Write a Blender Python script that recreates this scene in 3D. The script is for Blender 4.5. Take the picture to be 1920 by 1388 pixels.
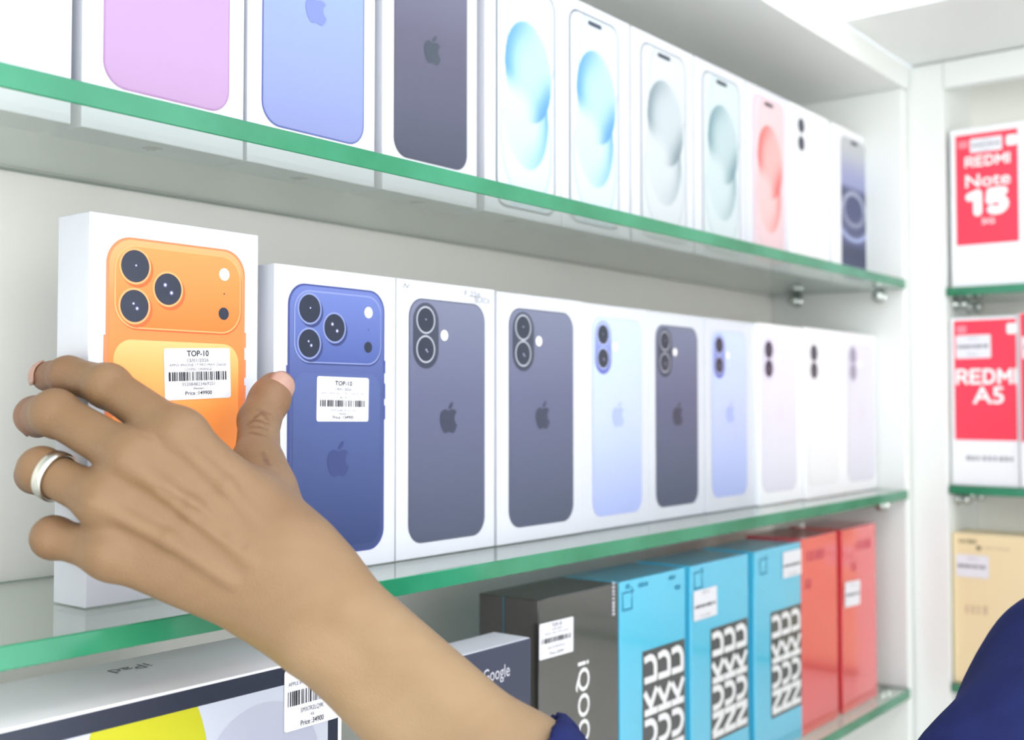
import bpy, bmesh, math, random
import numpy as np
from mathutils import Vector, Matrix

random.seed(3)
for o in list(bpy.data.objects):
    bpy.data.objects.remove(o)
SC = bpy.context.scene
C = SC.collection

# ------------------------------------------------------------------ camera
CAMZ = 1.45                      # lens height above the floor
FPX = 2163.0                     # focal length in pixels of a 1920 wide frame
YAW, PITCH = math.radians(38.08), math.radians(2.0)
CX, CY = 960.0, 755.0 - FPX * math.tan(PITCH)
_fh = np.array([math.cos(YAW), math.sin(YAW), 0.0])
RT = np.array([_fh[1], -_fh[0], 0.0])
FW = _fh * math.cos(PITCH) + np.array([0, 0, math.sin(PITCH)])
UP = np.cross(RT, FW)
cam_d = bpy.data.cameras.new('camera')
cam = bpy.data.objects.new('camera', cam_d)
C.objects.link(cam)
cam.matrix_world = Matrix(((RT[0], UP[0], -FW[0], 0), (RT[1], UP[1], -FW[1], 0), (RT[2], UP[2], -FW[2], CAMZ), (0, 0, 0, 1)))
cam_d.sensor_fit = 'HORIZONTAL'
cam_d.sensor_width = 36.0
cam_d.lens = FPX / 1920 * 36
cam_d.shift_y = -(694.0 - CY) / 1920
cam_d.clip_start = 0.02
cam_d.dof.use_dof = True
cam_d.dof.focus_distance = 0.58
cam_d.dof.aperture_fstop = 7.5
SC.camera = cam

# ------------------------------------------------------------------ light, exposure
W = bpy.data.worlds.new('shop_light')
SC.world = W
W.use_nodes = True
W.node_tree.nodes['Background'].inputs[0].default_value = (0.975, 0.99, 0.98, 1)
W.node_tree.nodes['Background'].inputs[1].default_value = 1.85
LAMP_STRENGTH = 2.6
SC.view_settings.view_transform = 'Standard'
SC.view_settings.look = 'None'
SC.view_settings.exposure = 0.93
SC.view_settings.gamma = 1.0
SC.view_settings.use_curve_mapping = False
SC.cycles.use_denoising = True
SC.cycles.max_bounces = 8
SC.cycles.transmission_bounces = 8
SC.cycles.glossy_bounces = 4
SC.cycles.diffuse_bounces = 4
SC.cycles.caustics_refractive = True
SC.cycles.caustics_reflective = False
SC.cycles.blur_glossy = 0.5
SC.cycles.sample_clamp_indirect = 10.0


# ------------------------------------------------------------------ geometry helpers
def ray(px, py):
    return RT * (px - CX) / FPX + UP * (CY - py) / FPX + FW


def onY(px, py, y):              # where the sight line of a photo point meets the upright plane y
    d = ray(px, py)
    return d * (y / d[1])


def onX(px, py, x):
    d = ray(px, py)
    return d * (x / d[0])


def onZ(px, py, z):
    d = ray(px, py)
    return d * (z / d[2])


def at(px, py, dep):             # a point at its own distance, metres, lens at the origin
    return ray(px, py) * dep


def lin(v):
    v = v / 255.0
    return v / 12.92 if v <= 0.04045 else ((v + 0.055) / 1.055) ** 2.4


def rgb(r, g, b):
    return (lin(r), lin(g), lin(b), 1.0)


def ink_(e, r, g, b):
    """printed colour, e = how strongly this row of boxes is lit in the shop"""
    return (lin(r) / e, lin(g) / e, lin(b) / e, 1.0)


MATS = {}


def setin(b, names, val):
    for n in names:
        if n in b.inputs:
            b.inputs[n].default_value = val
            return


def mat(name, col, rough=0.45, spec=0.4, metal=0.0, coat=0.0, bump=None, noise=None, sss=0.0):
    if name in MATS:
        return MATS[name]
    m = bpy.data.materials.new(name)
    m.use_nodes = True
    nt = m.node_tree
    b = nt.nodes['Principled BSDF']
    b.inputs['Base Color'].default_value = col
    b.inputs['Roughness'].default_value = rough
    b.inputs['Metallic'].default_value = metal
    setin(b, ['Specular IOR Level', 'Specular'], spec)
    setin(b, ['Coat Weight'], coat)
    setin(b, ['Coat Roughness'], 0.08)
    if sss:
        setin(b, ['Subsurface Weight'], sss)
        b.inputs['Subsurface Radius'].default_value = (0.006, 0.0025, 0.0012)
        setin(b, ['Subsurface Scale'], 1.0)
    if noise:                    # (scale, second colour, amount)
        tc = nt.nodes.new('ShaderNodeTexCoord')
        n = nt.nodes.new('ShaderNodeTexNoise')
        n.inputs['Scale'].default_value = noise[0]
        n.inputs['Detail'].default_value = 4
        nt.links.new(tc.outputs['Object'], n.inputs['Vector'])
        mx = nt.nodes.new('ShaderNodeMix')
        mx.data_type = 'RGBA'
        mr = nt.nodes.new('ShaderNodeMapRange')
        mr.inputs['From Min'].default_value = 0.35
        mr.inputs['From Max'].default_value = 0.65
        mr.inputs['To Max'].default_value = noise[2]
        nt.links.new(n.outputs['Fac'], mr.inputs['Value'])
        nt.links.new(mr.outputs['Result'], mx.inputs['Factor'])
        mx.inputs['A'].default_value = col
        mx.inputs['B'].default_value = noise[1]
        nt.links.new(mx.outputs['Result'], b.inputs['Base Color'])
    if bump:                     # (scale, strength, distance)
        tc = nt.nodes.new('ShaderNodeTexCoord')
        n = nt.nodes.new('ShaderNodeTexNoise')
        n.inputs['Scale'].default_value = bump[0]
        n.inputs['Detail'].default_value = 5
        nt.links.new(tc.outputs['Object'], n.inputs['Vector'])
        bp = nt.nodes.new('ShaderNodeBump')
        bp.inputs['Strength'].default_value = bump[1]
        bp.inputs['Distance'].default_value = bump[2]
        nt.links.new(n.outputs['Fac'], bp.inputs['Height'])
        nt.links.new(bp.outputs['Normal'], b.inputs['Normal'])
    MATS[name] = m
    return m


def grad(name, stops, axis='Z', rough=0.35, spec=0.35, coat=0.0):
    """printed colour run along the thing's own height (or width)"""
    if name in MATS:
        return MATS[name]
    m = mat(name, stops[0][1], rough, spec, coat=coat)
    nt = m.node_tree
    tc = nt.nodes.new('ShaderNodeTexCoord')
    sp = nt.nodes.new('ShaderNodeSeparateXYZ')
    cr = nt.nodes.new('ShaderNodeValToRGB')
    nt.links.new(tc.outputs['Generated'], sp.inputs[0])
    nt.links.new(sp.outputs[axis], cr.inputs[0])
    el = cr.color_ramp.elements
    el[0].position, el[0].color = stops[0]
    el[1].position, el[1].color = stops[-1]
    for p, c in stops[1:-1]:
        e = el.new(p)
        e.color = c
    nt.links.new(cr.outputs[0], nt.nodes['Principled BSDF'].inputs['Base Color'])
    return m


def vcol_mat(name, rough=0.35, spec=0.35, sss=0.0, bump=None):
    if name in MATS:
        return MATS[name]
    m = mat(name, (1, 1, 1, 1), rough, spec, sss=sss, bump=bump)
    a = m.node_tree.nodes.new('ShaderNodeAttribute')
    a.attribute_name = 'Col'
    m.node_tree.links.new(a.outputs['Color'], m.node_tree.nodes['Principled BSDF'].inputs['Base Color'])
    return m


def glass_mat(name, col):
    m = bpy.data.materials.new(name)
    m.use_nodes = True
    nt = m.node_tree
    nt.nodes.remove(nt.nodes['Principled BSDF'])
    g = nt.nodes.new('ShaderNodeBsdfGlass')
    g.inputs['Color'].default_value = col
    g.inputs['Roughness'].default_value = 0.0
    g.inputs['IOR'].default_value = 1.5
    nt.links.new(g.outputs[0], nt.nodes['Material Output'].inputs[0])
    MATS[name] = m
    return m


def link(o, parent=None):
    C.objects.link(o)
    if parent is not None:
        o.parent = parent
    return o


def pymesh(name, verts, faces, mats, parent=None, idx=None, smooth=False):
    me = bpy.data.meshes.new(name)
    me.from_pydata([tuple(map(float, v)) for v in verts], [], [tuple(f) for f in faces])
    for m in (mats if isinstance(mats, (list, tuple)) else [mats]):
        me.materials.append(m)
    if idx is not None:
        me.polygons.foreach_set('material_index', idx)
    if smooth:
        me.polygons.foreach_set('use_smooth', [True] * len(me.polygons))
    me.update()
    return link(bpy.data.objects.new(name, me), parent)


def tag(o, label, cat, group=None):
    o['label'] = label
    o['category'] = cat
    if group:
        o['group'] = group
    return o


def thing(name, label, cat, loc, rz=0.0, group=None):
    o = bpy.data.objects.new(name, None)
    o.empty_display_size = 0.03
    o.location = loc
    o.rotation_euler = (0, 0, rz)
    link(o)
    return tag(o, label, cat, group)


def box_bm(lo, hi, bev=0.0, seg=2):
    bm = bmesh.new()
    bmesh.ops.create_cube(bm, size=1.0)
    for v in bm.verts:
        for k in range(3):
            v.co[k] = lo[k] + (v.co[k] + 0.5) * (hi[k] - lo[k])
    if bev:
        bmesh.ops.bevel(bm, geom=bm.edges[:], offset=bev, segments=seg, affect='EDGES', profile=0.5)
    return bm


def bm_obj(name, bm, m, parent=None, smooth=False):
    me = bpy.data.meshes.new(name)
    bm.to_mesh(me)
    bm.free()
    for x in (m if isinstance(m, (list, tuple)) else [m]):
        me.materials.append(x)
    if smooth:
        me.polygons.foreach_set('use_smooth', [True] * len(me.polygons))
    return link(bpy.data.objects.new(name, me), parent)


def struct(name, lo, hi, m, bev=0.0, parent=None):
    o = bm_obj(name, box_bm(lo, hi, bev), m, parent)
    if parent is None:
        o['kind'] = 'structure'
    return o


# ------------------------------------------------------------------ materials
white_board = mat('white_laminate', rgb(232, 235, 233), 0.35, 0.4, noise=(3.0, rgb(227, 231, 228), 0.5))
inner_board = mat('grey_white_laminate', rgb(240, 239, 233), 0.4, 0.35, noise=(4.0, rgb(236, 235, 228), 0.6))
wall_paint = mat('wall_paint', rgb(240, 243, 250), 0.7, 0.2, bump=(60, 0.05, 0.002))
floor_m = mat('floor_tile', rgb(226, 225, 221), 0.3, 0.4, noise=(2.0, rgb(214, 212, 207), 0.7))
glass = glass_mat('clear_green_glass', (0.955, 0.99, 0.968, 1))
glass_edge = mat('green_glass_edge', rgb(50, 134, 100), 0.12, 0.6, noise=(14.0, rgb(28, 114, 78), 0.9))
glass_arris = mat('dark_green_glass_corner', rgb(36, 120, 86), 0.15, 0.5)
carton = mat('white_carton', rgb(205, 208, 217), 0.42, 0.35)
carton_lit = mat('white_carton_lit', rgb(236, 238, 242), 0.38, 0.35)  # same white carton, paler: stronger light put into the colour
metal = mat('nickel', rgb(200, 205, 202), 0.18, 0.5, metal=1.0)

# levels and planes, metres from the lens (add CAMZ for height)
Z1, Z2, Z3 = 0.1338, -0.0946, -0.3075     # tops of the three glass shelves
YF, YB = 0.4345, 0.590                    # glass front and back
XE = 1.250                                # inner face of the end panel
TH = 0.0100


def H(z):
    return z + CAMZ


# ------------------------------------------------------------------ room
struct('floor', (-3.2, -3.2, -0.05), (2.2, 0.9, 0.0), floor_m)
struct('ceiling', (-3.2, -3.2, H(1.25)), (2.2, 0.9, H(1.30)), wall_paint)
struct('wall_back', (-3.2, 0.625, 0.0), (1.40, 0.70, H(1.25)), wall_paint)
struct('wall_right', (1.40, -3.2, 0.0), (1.48, 0.70, H(1.25)), wall_paint)
lamp_m = bpy.data.materials.new('lit_diffuser')
lamp_m.use_nodes = True
_e = lamp_m.node_tree.nodes.new('ShaderNodeEmission')
_e.inputs[0].default_value = (1.0, 0.985, 0.96, 1)
_e.inputs[1].default_value = LAMP_STRENGTH
lamp_m.node_tree.links.new(_e.outputs[0], lamp_m.node_tree.nodes['Material Output'].inputs[0])
for k, (lx, ly, where) in enumerate([(0.62, -0.60, 'nearest the corner cabinet'), (-0.75, -0.60, 'at the far left'), (0.0, -1.75, 'behind the viewer')]):
    t = thing('ceiling_light', 'flat oblong ceiling light panel, the one ' + where, 'ceiling light', (lx, ly, H(1.25)), 0, 'ceiling light panels')
    bm = bmesh.new()
    for lo, hi in (((-.61, -.31, -.03), (.61, -.29, 0)), ((-.61, .29, -.03), (.61, .31, 0)), ((-.61, -.29, -.03), (-.59, .29, 0)), ((.59, -.29, -.03), (.61, .29, 0))):
        b2 = box_bm(lo, hi)
        me = bpy.data.meshes.new('tmp')
        b2.to_mesh(me)
        b2.free()
        bm.from_mesh(me)
        bpy.data.meshes.remove(me)
    bm_obj('light_frame', bm, white_board, t)
    bm_obj('diffuser', box_bm((-.59, -.29, -.022), (.59, .29, -.012)), lamp_m, t)

# ------------------------------------------------------------------ display cabinets
cab = thing('display_cabinet', 'long white wall cabinet holding the glass shelves of phone boxes', 'cabinet', (0.3, 0.52, 0))


def part(parent, name, lo, hi, m, bev=0.0006):
    lx, ly, lz = parent.location
    return bm_obj(name, box_bm((lo[0] - lx, lo[1] - ly, lo[2] - lz), (hi[0] - lx, hi[1] - ly, hi[2] - lz), bev), m, parent)


part(cab, 'back_panel', (-0.75, 0.593, 0.08), (XE + 0.016, 0.612, H(0.345)), inner_board)
part(cab, 'top_panel', (-0.77, 0.4345, H(0.3455)), (XE + 0.016, 0.612, H(0.372)), white_board, 0.001)
part(cab, 'end_panel', (XE, 0.4375, 0.08), (XE + 0.0155, 0.5925, H(0.345)), white_board)
part(cab, 'end_panel', (-0.77, 0.4375, 0.08), (-0.752, 0.5925, H(0.345)), white_board)
part(cab, 'bottom_panel', (-0.75, 0.440, 0.70), (XE - 0.0005, 0.5925, 0.72), white_board)
part(cab, 'plinth', (-0.75, 0.46, 0.0), (XE, 0.60, 0.0795), white_board)

corner = thing('display_cabinet', 'white cabinet at the corner holding red phone boxes, facing left', 'cabinet', (1.33, 0.0, 0))
XF = 1.2690                                # front of the corner cabinet
part(corner, 'stile', (XF, 0.3985, 0.08), (XF + 0.016, 0.4400, H(0.3710)), white_board)
part(corner, 'side_panel', (XF + 0.0165, 0.3985, 0.08), (1.372, 0.415, H(0.3710)), white_board)
part(corner, 'back_panel', (1.3725, -0.95, 0.08), (1.392, 0.415, H(0.3710)), inner_board)
part(corner, 'top_rail', (XF, -0.95, H(0.3420)), (XF + 0.016, 0.398, H(0.3710)), white_board)
part(corner, 'overhead_panel', (1.078, -0.95, H(0.3725)), (1.392, 0.43435, H(0.402)), white_board, 0.001)
part(corner, 'side_panel', (XF, -0.968, 0.08), (1.392, -0.951, H(0.3710)), white_board)
part(corner, 'plinth', (XF + 0.02, -0.95, 0.0), (1.39, 0.415, 0.0795), white_board)


def glass_shelf(label, lo, hi, grp='glass shelves'):
    """slab of clear glass: ground faces of the rim are green, top and bottom are clear"""
    bm = box_bm(lo, hi)
    a = 0.0005
    bmesh.ops.bevel(bm, geom=bm.edges[:], offset=a, segments=1, affect='EDGES')
    o = bm_obj('glass_shelf', bm, [glass, glass_edge, glass_arris])
    cx, cy = (lo[0] + hi[0]) / 2, (lo[1] + hi[1]) / 2
    for p in o.data.polygons:
        n = p.normal
        if abs(n.z) > 0.95:
            p.material_index = 0
        elif abs(n.z) > 0.1:
            p.material_index = 2 if n.z < 0 else 1
        else:
            p.material_index = 1
    for v in o.data.vertices:
        v.co.x -= cx
        v.co.y -= cy
        v.co.z -= lo[2]
    o.location = (cx, cy, lo[2])
    return tag(o, label, 'shelf', grp)


glass_shelf('upper glass shelf with green edge carrying the top row of phone boxes', (-0.749, YF, H(Z1 - TH)), (XE - 0.0008, YB, H(Z1)))
glass_shelf('middle glass shelf with green edge under the orange and blue phone boxes', (-0.749, YF, H(Z2 - TH)), (XE - 0.0008, YB, H(Z2)))
glass_shelf('lowest glass shelf with green edge under the cyan and red boxes', (-0.749, YF, H(Z3 - TH)), (XE - 0.0008, YB, H(Z3)))
ZR1, ZR2, ZR3 = 0.124, -0.0890, -0.300
glass_shelf('corner cabinet glass shelf under the topmost red box', (XF - 0.001, -0.949, H(ZR1 - 0.009)), (1.370, 0.3975, H(ZR1)), 'corner glass shelves')
glass_shelf('corner cabinet glass shelf between red boxes and beige box', (XF - 0.001, -0.949, H(ZR2 - 0.009)), (1.370, 0.3975, H(ZR2)), 'corner glass shelves')
glass_shelf('corner cabinet glass shelf under the beige box', (XF - 0.001, -0.949, H(ZR3 - 0.009)), (1.370, 0.3975, H(ZR3)), 'corner glass shelves')


def pin(parent, x, y, z, ax):
    """shelf stud: collar, neck and cupped head, pointing out of the panel along ax"""
    prof = [(0, 0.0), (0.0068, 0.0), (0.0068, 0.0022), (0.0040, 0.0030), (0.0040, 0.0070), (0.0058, 0.0080), (0.0058, 0.0125), (0.0045, 0.0138), (0, 0.0138)]
    n = 20
    vs, fs = [], []
    for r, h in prof:
        for k in range(n):
            a = 2 * math.pi * k / n
            vs.append((r * math.cos(a), r * math.sin(a), h))
    for j in range(len(prof) - 1):
        for k in range(n):
            fs.append((j * n + k, j * n + (k + 1) % n, (j + 1) * n + (k + 1) % n, (j + 1) * n + k))
    q = Vector((0, 0, 1)).rotation_difference(Vector(ax))
    lx, ly, lz = parent.location
    return pymesh('shelf_pin', [q @ Vector(v) + Vector((x - lx, y - ly, z - lz)) for v in vs], fs, metal, parent, smooth=True)


for zz in (Z1, Z2, Z3):
    for yy in (0.462, 0.560):
        pin(cab, XE - 0.0001, yy, H(zz - TH - 0.0071), (-1, 0, 0))
for zz in (ZR1, ZR2, ZR3):
    for xx in (XF + 0.030, 1.350):
        pin(corner, xx, 0.3984, H(zz - 0.009 - 0.0071), (0, -1, 0))


# ------------------------------------------------------------------ flat print helpers (u right, v up, metres, on a box front)
def rrect(u0, v0, u1, v1, r, n=9):
    pts = []
    for cx, cy, a0 in ((u1 - r, v0 + r, -90), (u1 - r, v1 - r, 0), (u0 + r, v1 - r, 90), (u0 + r, v0 + r, 180)):
        for k in range(n + 1):
            a = math.radians(a0 + 90 * k / n)
            pts.append((cx + r * math.cos(a), cy + r * math.sin(a)))
    return pts


def disc(cu, cv, r, n=36, rv=None):
    rv = rv or r
    return [(cu + r * math.cos(2 * math.pi * k / n), cv + rv * math.sin(2 * math.pi * k / n)) for k in range(n)]


class Flat:
    """collects flat print polygons; build() makes one mesh lying off a box front"""

    def __init__(self):
        self.v, self.f, self.i, self.m = [], [], [], []

    def _m(self, m):
        if m not in self.m:
            self.m.append(m)
        return self.m.index(m)

    def poly(self, pts, m, off=0.0):
        b = len(self.v)
        self.v += [(p[0], -off, p[1]) for p in pts]
        self.f.append(tuple(range(b, b + len(pts))))
        self.i.append(self._m(m))
        return self

    def ring(self, outer, inner, m, off=0.0):
        b, n = len(self.v), len(outer)
        self.v += [(p[0], -off, p[1]) for p in outer] + [(p[0], -off, p[1]) for p in inner]
        for k in range(n):
            j = (k + 1) % n
            self.f.append((b + k, b + j, b + n + j, b + n + k))
            self.i.append(self._m(m))
        return self

    def tris(self, verts, faces, m, off=0.0):
        b = len(self.v)
        self.v += [(p[0], -off, p[1]) for p in verts]
        k = self._m(m)
        for f in faces:
            self.f.append(tuple(b + q for q in f))
            self.i.append(k)
        return self

    def stroke(self, pts, w, m, off=0.0):
        """polyline of constant width with round joins, each piece a hair above the last"""
        self.n = getattr(self, 'n', 0)
        for a, b in zip(pts[:-1], pts[1:]):
            dx, dy = b[0] - a[0], b[1] - a[1]
            L = math.hypot(dx, dy) or 1e-9
            nx, ny = -dy / L * w / 2, dx / L * w / 2
            self.poly([(a[0] - nx, a[1] - ny), (b[0] - nx, b[1] - ny), (b[0] + nx, b[1] + ny), (a[0] + nx, a[1] + ny)], m, off + (self.n % 48) * 4e-6)
            self.n += 1
        for p in pts[1:-1]:
            self.poly(disc(p[0], p[1], w / 2, 12), m, off + (self.n % 48) * 4e-6)
            self.n += 1
        return self

    def build(self, name, parent, off, depth=None):
        y0 = -parent['half_depth'] - off if depth is None else -depth - off
        return pymesh(name, [(v[0], v[1] + y0, v[2]) for v in self.v], self.f, self.m, parent, self.i)


_tcache = {}


def text2d(s, bold=0.0):
    """outline text as 2-D triangles, height of a capital = 1, starting at 0"""
    key = (s, bold)
    if key in _tcache:
        return _tcache[key]
    cu = bpy.data.curves.new('t', 'FONT')
    cu.body = s
    cu.size = 1.0
    cu.resolution_u = 3
    cu.offset = bold
    o = bpy.data.objects.new('t', cu)
    C.objects.link(o)
    me = o.to_mesh()
    vs = [(v.co.x, v.co.y) for v in me.vertices]
    fs = [tuple(p.vertices) for p in me.polygons]
    o.to_mesh_clear()
    bpy.data.objects.remove(o)
    bpy.data.curves.remove(cu)
    x0 = min(p[0] for p in vs)
    vs = [((p[0] - x0) / 0.7, p[1] / 0.7) for p in vs]
    _tcache[key] = (vs, fs)
    return _tcache[key]


def put_text(fl, s, m, cu, cv, width, height=None, rot=0.0, bold=0.0, off=0.0):
    """text centred on (cu, cv), fitted to width (and height of a capital)"""
    vs, fs = text2d(s, bold)
    w = max(p[0] for p in vs)
    sx = width / w
    sy = height if height else sx
    ca, sa = math.cos(rot), math.sin(rot)
    out = []
    for x, y in vs:
        a, b = (x - w / 2) * sx, (y - 0.5) * sy
        out.append((cu + a * ca - b * sa, cv + a * sa + b * ca))
    fl.tris(out, fs, m, off)


# bitten-apple mark from its outline
_APPLE = "M318.7 268.7 c-.2 -36.7 16.4 -64.4 50 -84.8 c-18.8 -26.9 -47.2 -41.7 -84.7 -44.6 c-35.5 -2.8 -74.3 20.7 -88.5 20.7 c-15 0 -49.4 -19.7 -76.4 -19.7 c-55.8 .9 -115.1 44.5 -115.1 133.2 q0 39.3 14.4 81.2 c12.8 36.7 59 126.7 107.2 125.2 c25.2 -.6 43 -17.9 75.8 -17.9 c31.8 0 48.3 17.9 76.4 17.9 c48.6 -.7 90.4 -82.5 102.6 -119.3 c-65.2 -30.7 -61.7 -90 -61.7 -91.9 z M262.1 104.5 c27.3 -32.4 24.8 -61.9 24 -72.5 c-24.1 1.4 -52 16.4 -67.9 34.9 c-17.5 19.8 -27.8 44.3 -25.6 71.9 c26.1 2 49.9 -11.4 69.5 -34.3 z"


def _path(s):
    import re
    tok = re.findall(r'[McqZz]|-?\d*\.?\d+', s)
    i, out, cur, P = 0, [], [], None
    while i < len(tok):
        t = tok[i]
        if t == 'M':
            P = np.array([float(tok[i + 1]), float(tok[i + 2])])
            cur = [P.copy()]
            i += 3
        elif t in 'zZ':
            out.append(cur)
            i += 1
        else:
            n = 6 if t == 'c' else 4
            v = np.array([float(q) for q in tok[i + 1:i + 1 + n]]).reshape(-1, 2) + P
            for k in range(1, 9):
                a = k / 8
                if t == 'c':
                    q = (1 - a) ** 3 * P + 3 * (1 - a) ** 2 * a * v[0] + 3 * (1 - a) * a * a * v[1] + a ** 3 * v[2]
                else:
                    q = (1 - a) ** 2 * P + 2 * (1 - a) * a * v[0] + a * a * v[1]
                cur.append(q)
            P = v[-1]
            i += 1 + n
    return out


APPLE = []
for _c in _path(_APPLE):
    _pts = [((p[0] - 187) / 448.0, (256 - p[1]) / 448.0) for p in _c]
    if math.hypot(_pts[0][0] - _pts[-1][0], _pts[0][1] - _pts[-1][1]) < 1e-4:
        _pts = _pts[:-1]
    if sum(_pts[k - 1][0] * _pts[k][1] - _pts[k][0] * _pts[k - 1][1] for k in range(len(_pts))) < 0:
        _pts.reverse()
    APPLE.append(_pts)


def apple(fl, cu, cv, h, m, off=0.0):
    for pts in APPLE:
        fl.poly([(cu + x * h, cv + y * h) for x, y in pts], m, off)


# ------------------------------------------------------------------ boxes
def new_box(name, label, cat, x0, x1, yf, z0, z1, depth, m, group=None, bev=0.0006):
    """box standing on a shelf of the long cabinet, front facing the viewer's side (-y)"""
    o = thing(name, label, cat, ((x0 + x1) / 2, yf + depth / 2, H(z0)), 0, group)
    o['half_depth'] = depth / 2
    w = (x1 - x0) / 2
    bm_obj('carton', box_bm((-w, -depth / 2, 0), (w, depth / 2, z1 - z0), bev), m, o)
    o['w2'] = w
    o['hh'] = z1 - z0
    o['yf'] = yf
    return o


def uv(o, px, py):
    """photo point -> position on the front of box o"""
    p = onY(px, py, o['yf'])
    return (p[0] - o.location.x, p[2] + CAMZ - o.location.z)


def uvx(o, px, py):
    """same for the boxes of the corner cabinet, whose fronts face -x"""
    p = onX(px, py, o['xf'])
    return (o.location.y - p[1], p[2] + CAMZ - o.location.z)


ink = mat('black_ink', rgb(38, 38, 44), 0.5, 0.3)
ink_grey = mat('grey_ink', rgb(112, 112, 120), 0.5, 0.3)
ink_pale = mat('pale_grey_ink', rgb(150, 150, 158), 0.5, 0.3)
paper = mat('sticker_paper', rgb(226, 226, 233), 0.4, 0.35)
lens_black = mat('printed_lens_black', rgb(44, 50, 66), 0.3, 0.4)
lens_glint = mat('printed_lens_glint', rgb(200, 206, 226), 0.3, 0.4)
lens_deep = mat('printed_lens_violet', rgb(86, 84, 128), 0.3, 0.4)
flash_w = mat('printed_flash', rgb(250, 246, 244), 0.3, 0.4)


def bars(fl, u0, u1, v0, v1, m, seed, rot=None):
    rnd = random.Random(seed)
    u = u0
    unit = (u1 - u0) / 92.0
    while u < u1 - unit:
        w = unit * rnd.choice((1, 1, 2, 2, 3))
        pts = [(u, v0), (min(u + w, u1), v0), (min(u + w, u1), v1), (u, v1)]
        fl.poly([rot(p) for p in pts] if rot else pts, m)
        u += w + unit * rnd.choice((1, 1, 2, 3))


def sticker(o, cu, cv, w, h, rot=0.0, lines=None, seed=1, off=0.0007, barcode=(0.40, 0.60), r=None):
    """white price label: rounded paper, barcode and text lines given as (text, centre v 0..1, width 0..1, cap height 0..1, ink, bold)"""
    ca, sa = math.cos(rot), math.sin(rot)

    def T(p):
        return (cu + p[0] * ca - p[1] * sa, cv + p[0] * sa + p[1] * ca)
    s = Flat().poly([T(p) for p in rrect(-w / 2, -h / 2, w / 2, h / 2, r or h * 0.055, 5)], paper).build('price_sticker', o, off)
    if barcode:
        fb = Flat()
        bars(fb, -w * 0.44, w * 0.44, h * (0.5 - barcode[1]), h * (0.5 - barcode[0]), ink, seed, T)
        fb.build('barcode', s, off + 0.0002, o['half_depth'])
    if lines:
        ft = Flat()
        for t, v, ww, hh, m, b in lines:
            c = T((0, h * (0.5 - v)))
            put_text(ft, t, m, c[0], c[1], w * ww, h * hh, rot, b)
        ft.build('sticker_text', s, off + 0.0002, o['half_depth'])
    return s


def quad_sticker(o, f, tl, tr, br, bl, **kw):
    """label whose photo corners are known: centre, size and tilt taken on the box front"""
    P = [np.array(f(o, *q)) for q in (tl, tr, br, bl)]
    c = sum(P) / 4
    w = (np.linalg.norm(P[1] - P[0]) + np.linalg.norm(P[2] - P[3])) / 2
    h = (np.linalg.norm(P[3] - P[0]) + np.linalg.norm(P[2] - P[1])) / 2
    d = (P[1] - P[0]) + (P[2] - P[3])
    return sticker(o, c[0], c[1], w, h, math.atan2(d[1], d[0]), **kw)


def lens(parent, cu, cv, r, rim, y, glints=((0.0, 0.1, 0.07),), shadow=None, dark=None):
    fl = Flat()
    if shadow:
        fl.poly(disc(cu + r * 0.16, cv - r * 0.18, r * 1.14), shadow, 0.0)
    fl.poly(disc(cu, cv, r * 1.13), rim, 0.00006)
    fl.poly(disc(cu, cv, r), dark or lens_black, 0.00012)
    for a, b, g in glints:
        fl.poly(disc(cu + a * r, cv + b * r, r * g * 1.8, 14), lens_deep, 0.00015)
        fl.poly(disc(cu + a * r, cv + b * r, r * g, 12), lens_glint, 0.00018)
    return fl.build('lens', parent, y, 0.0)


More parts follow.
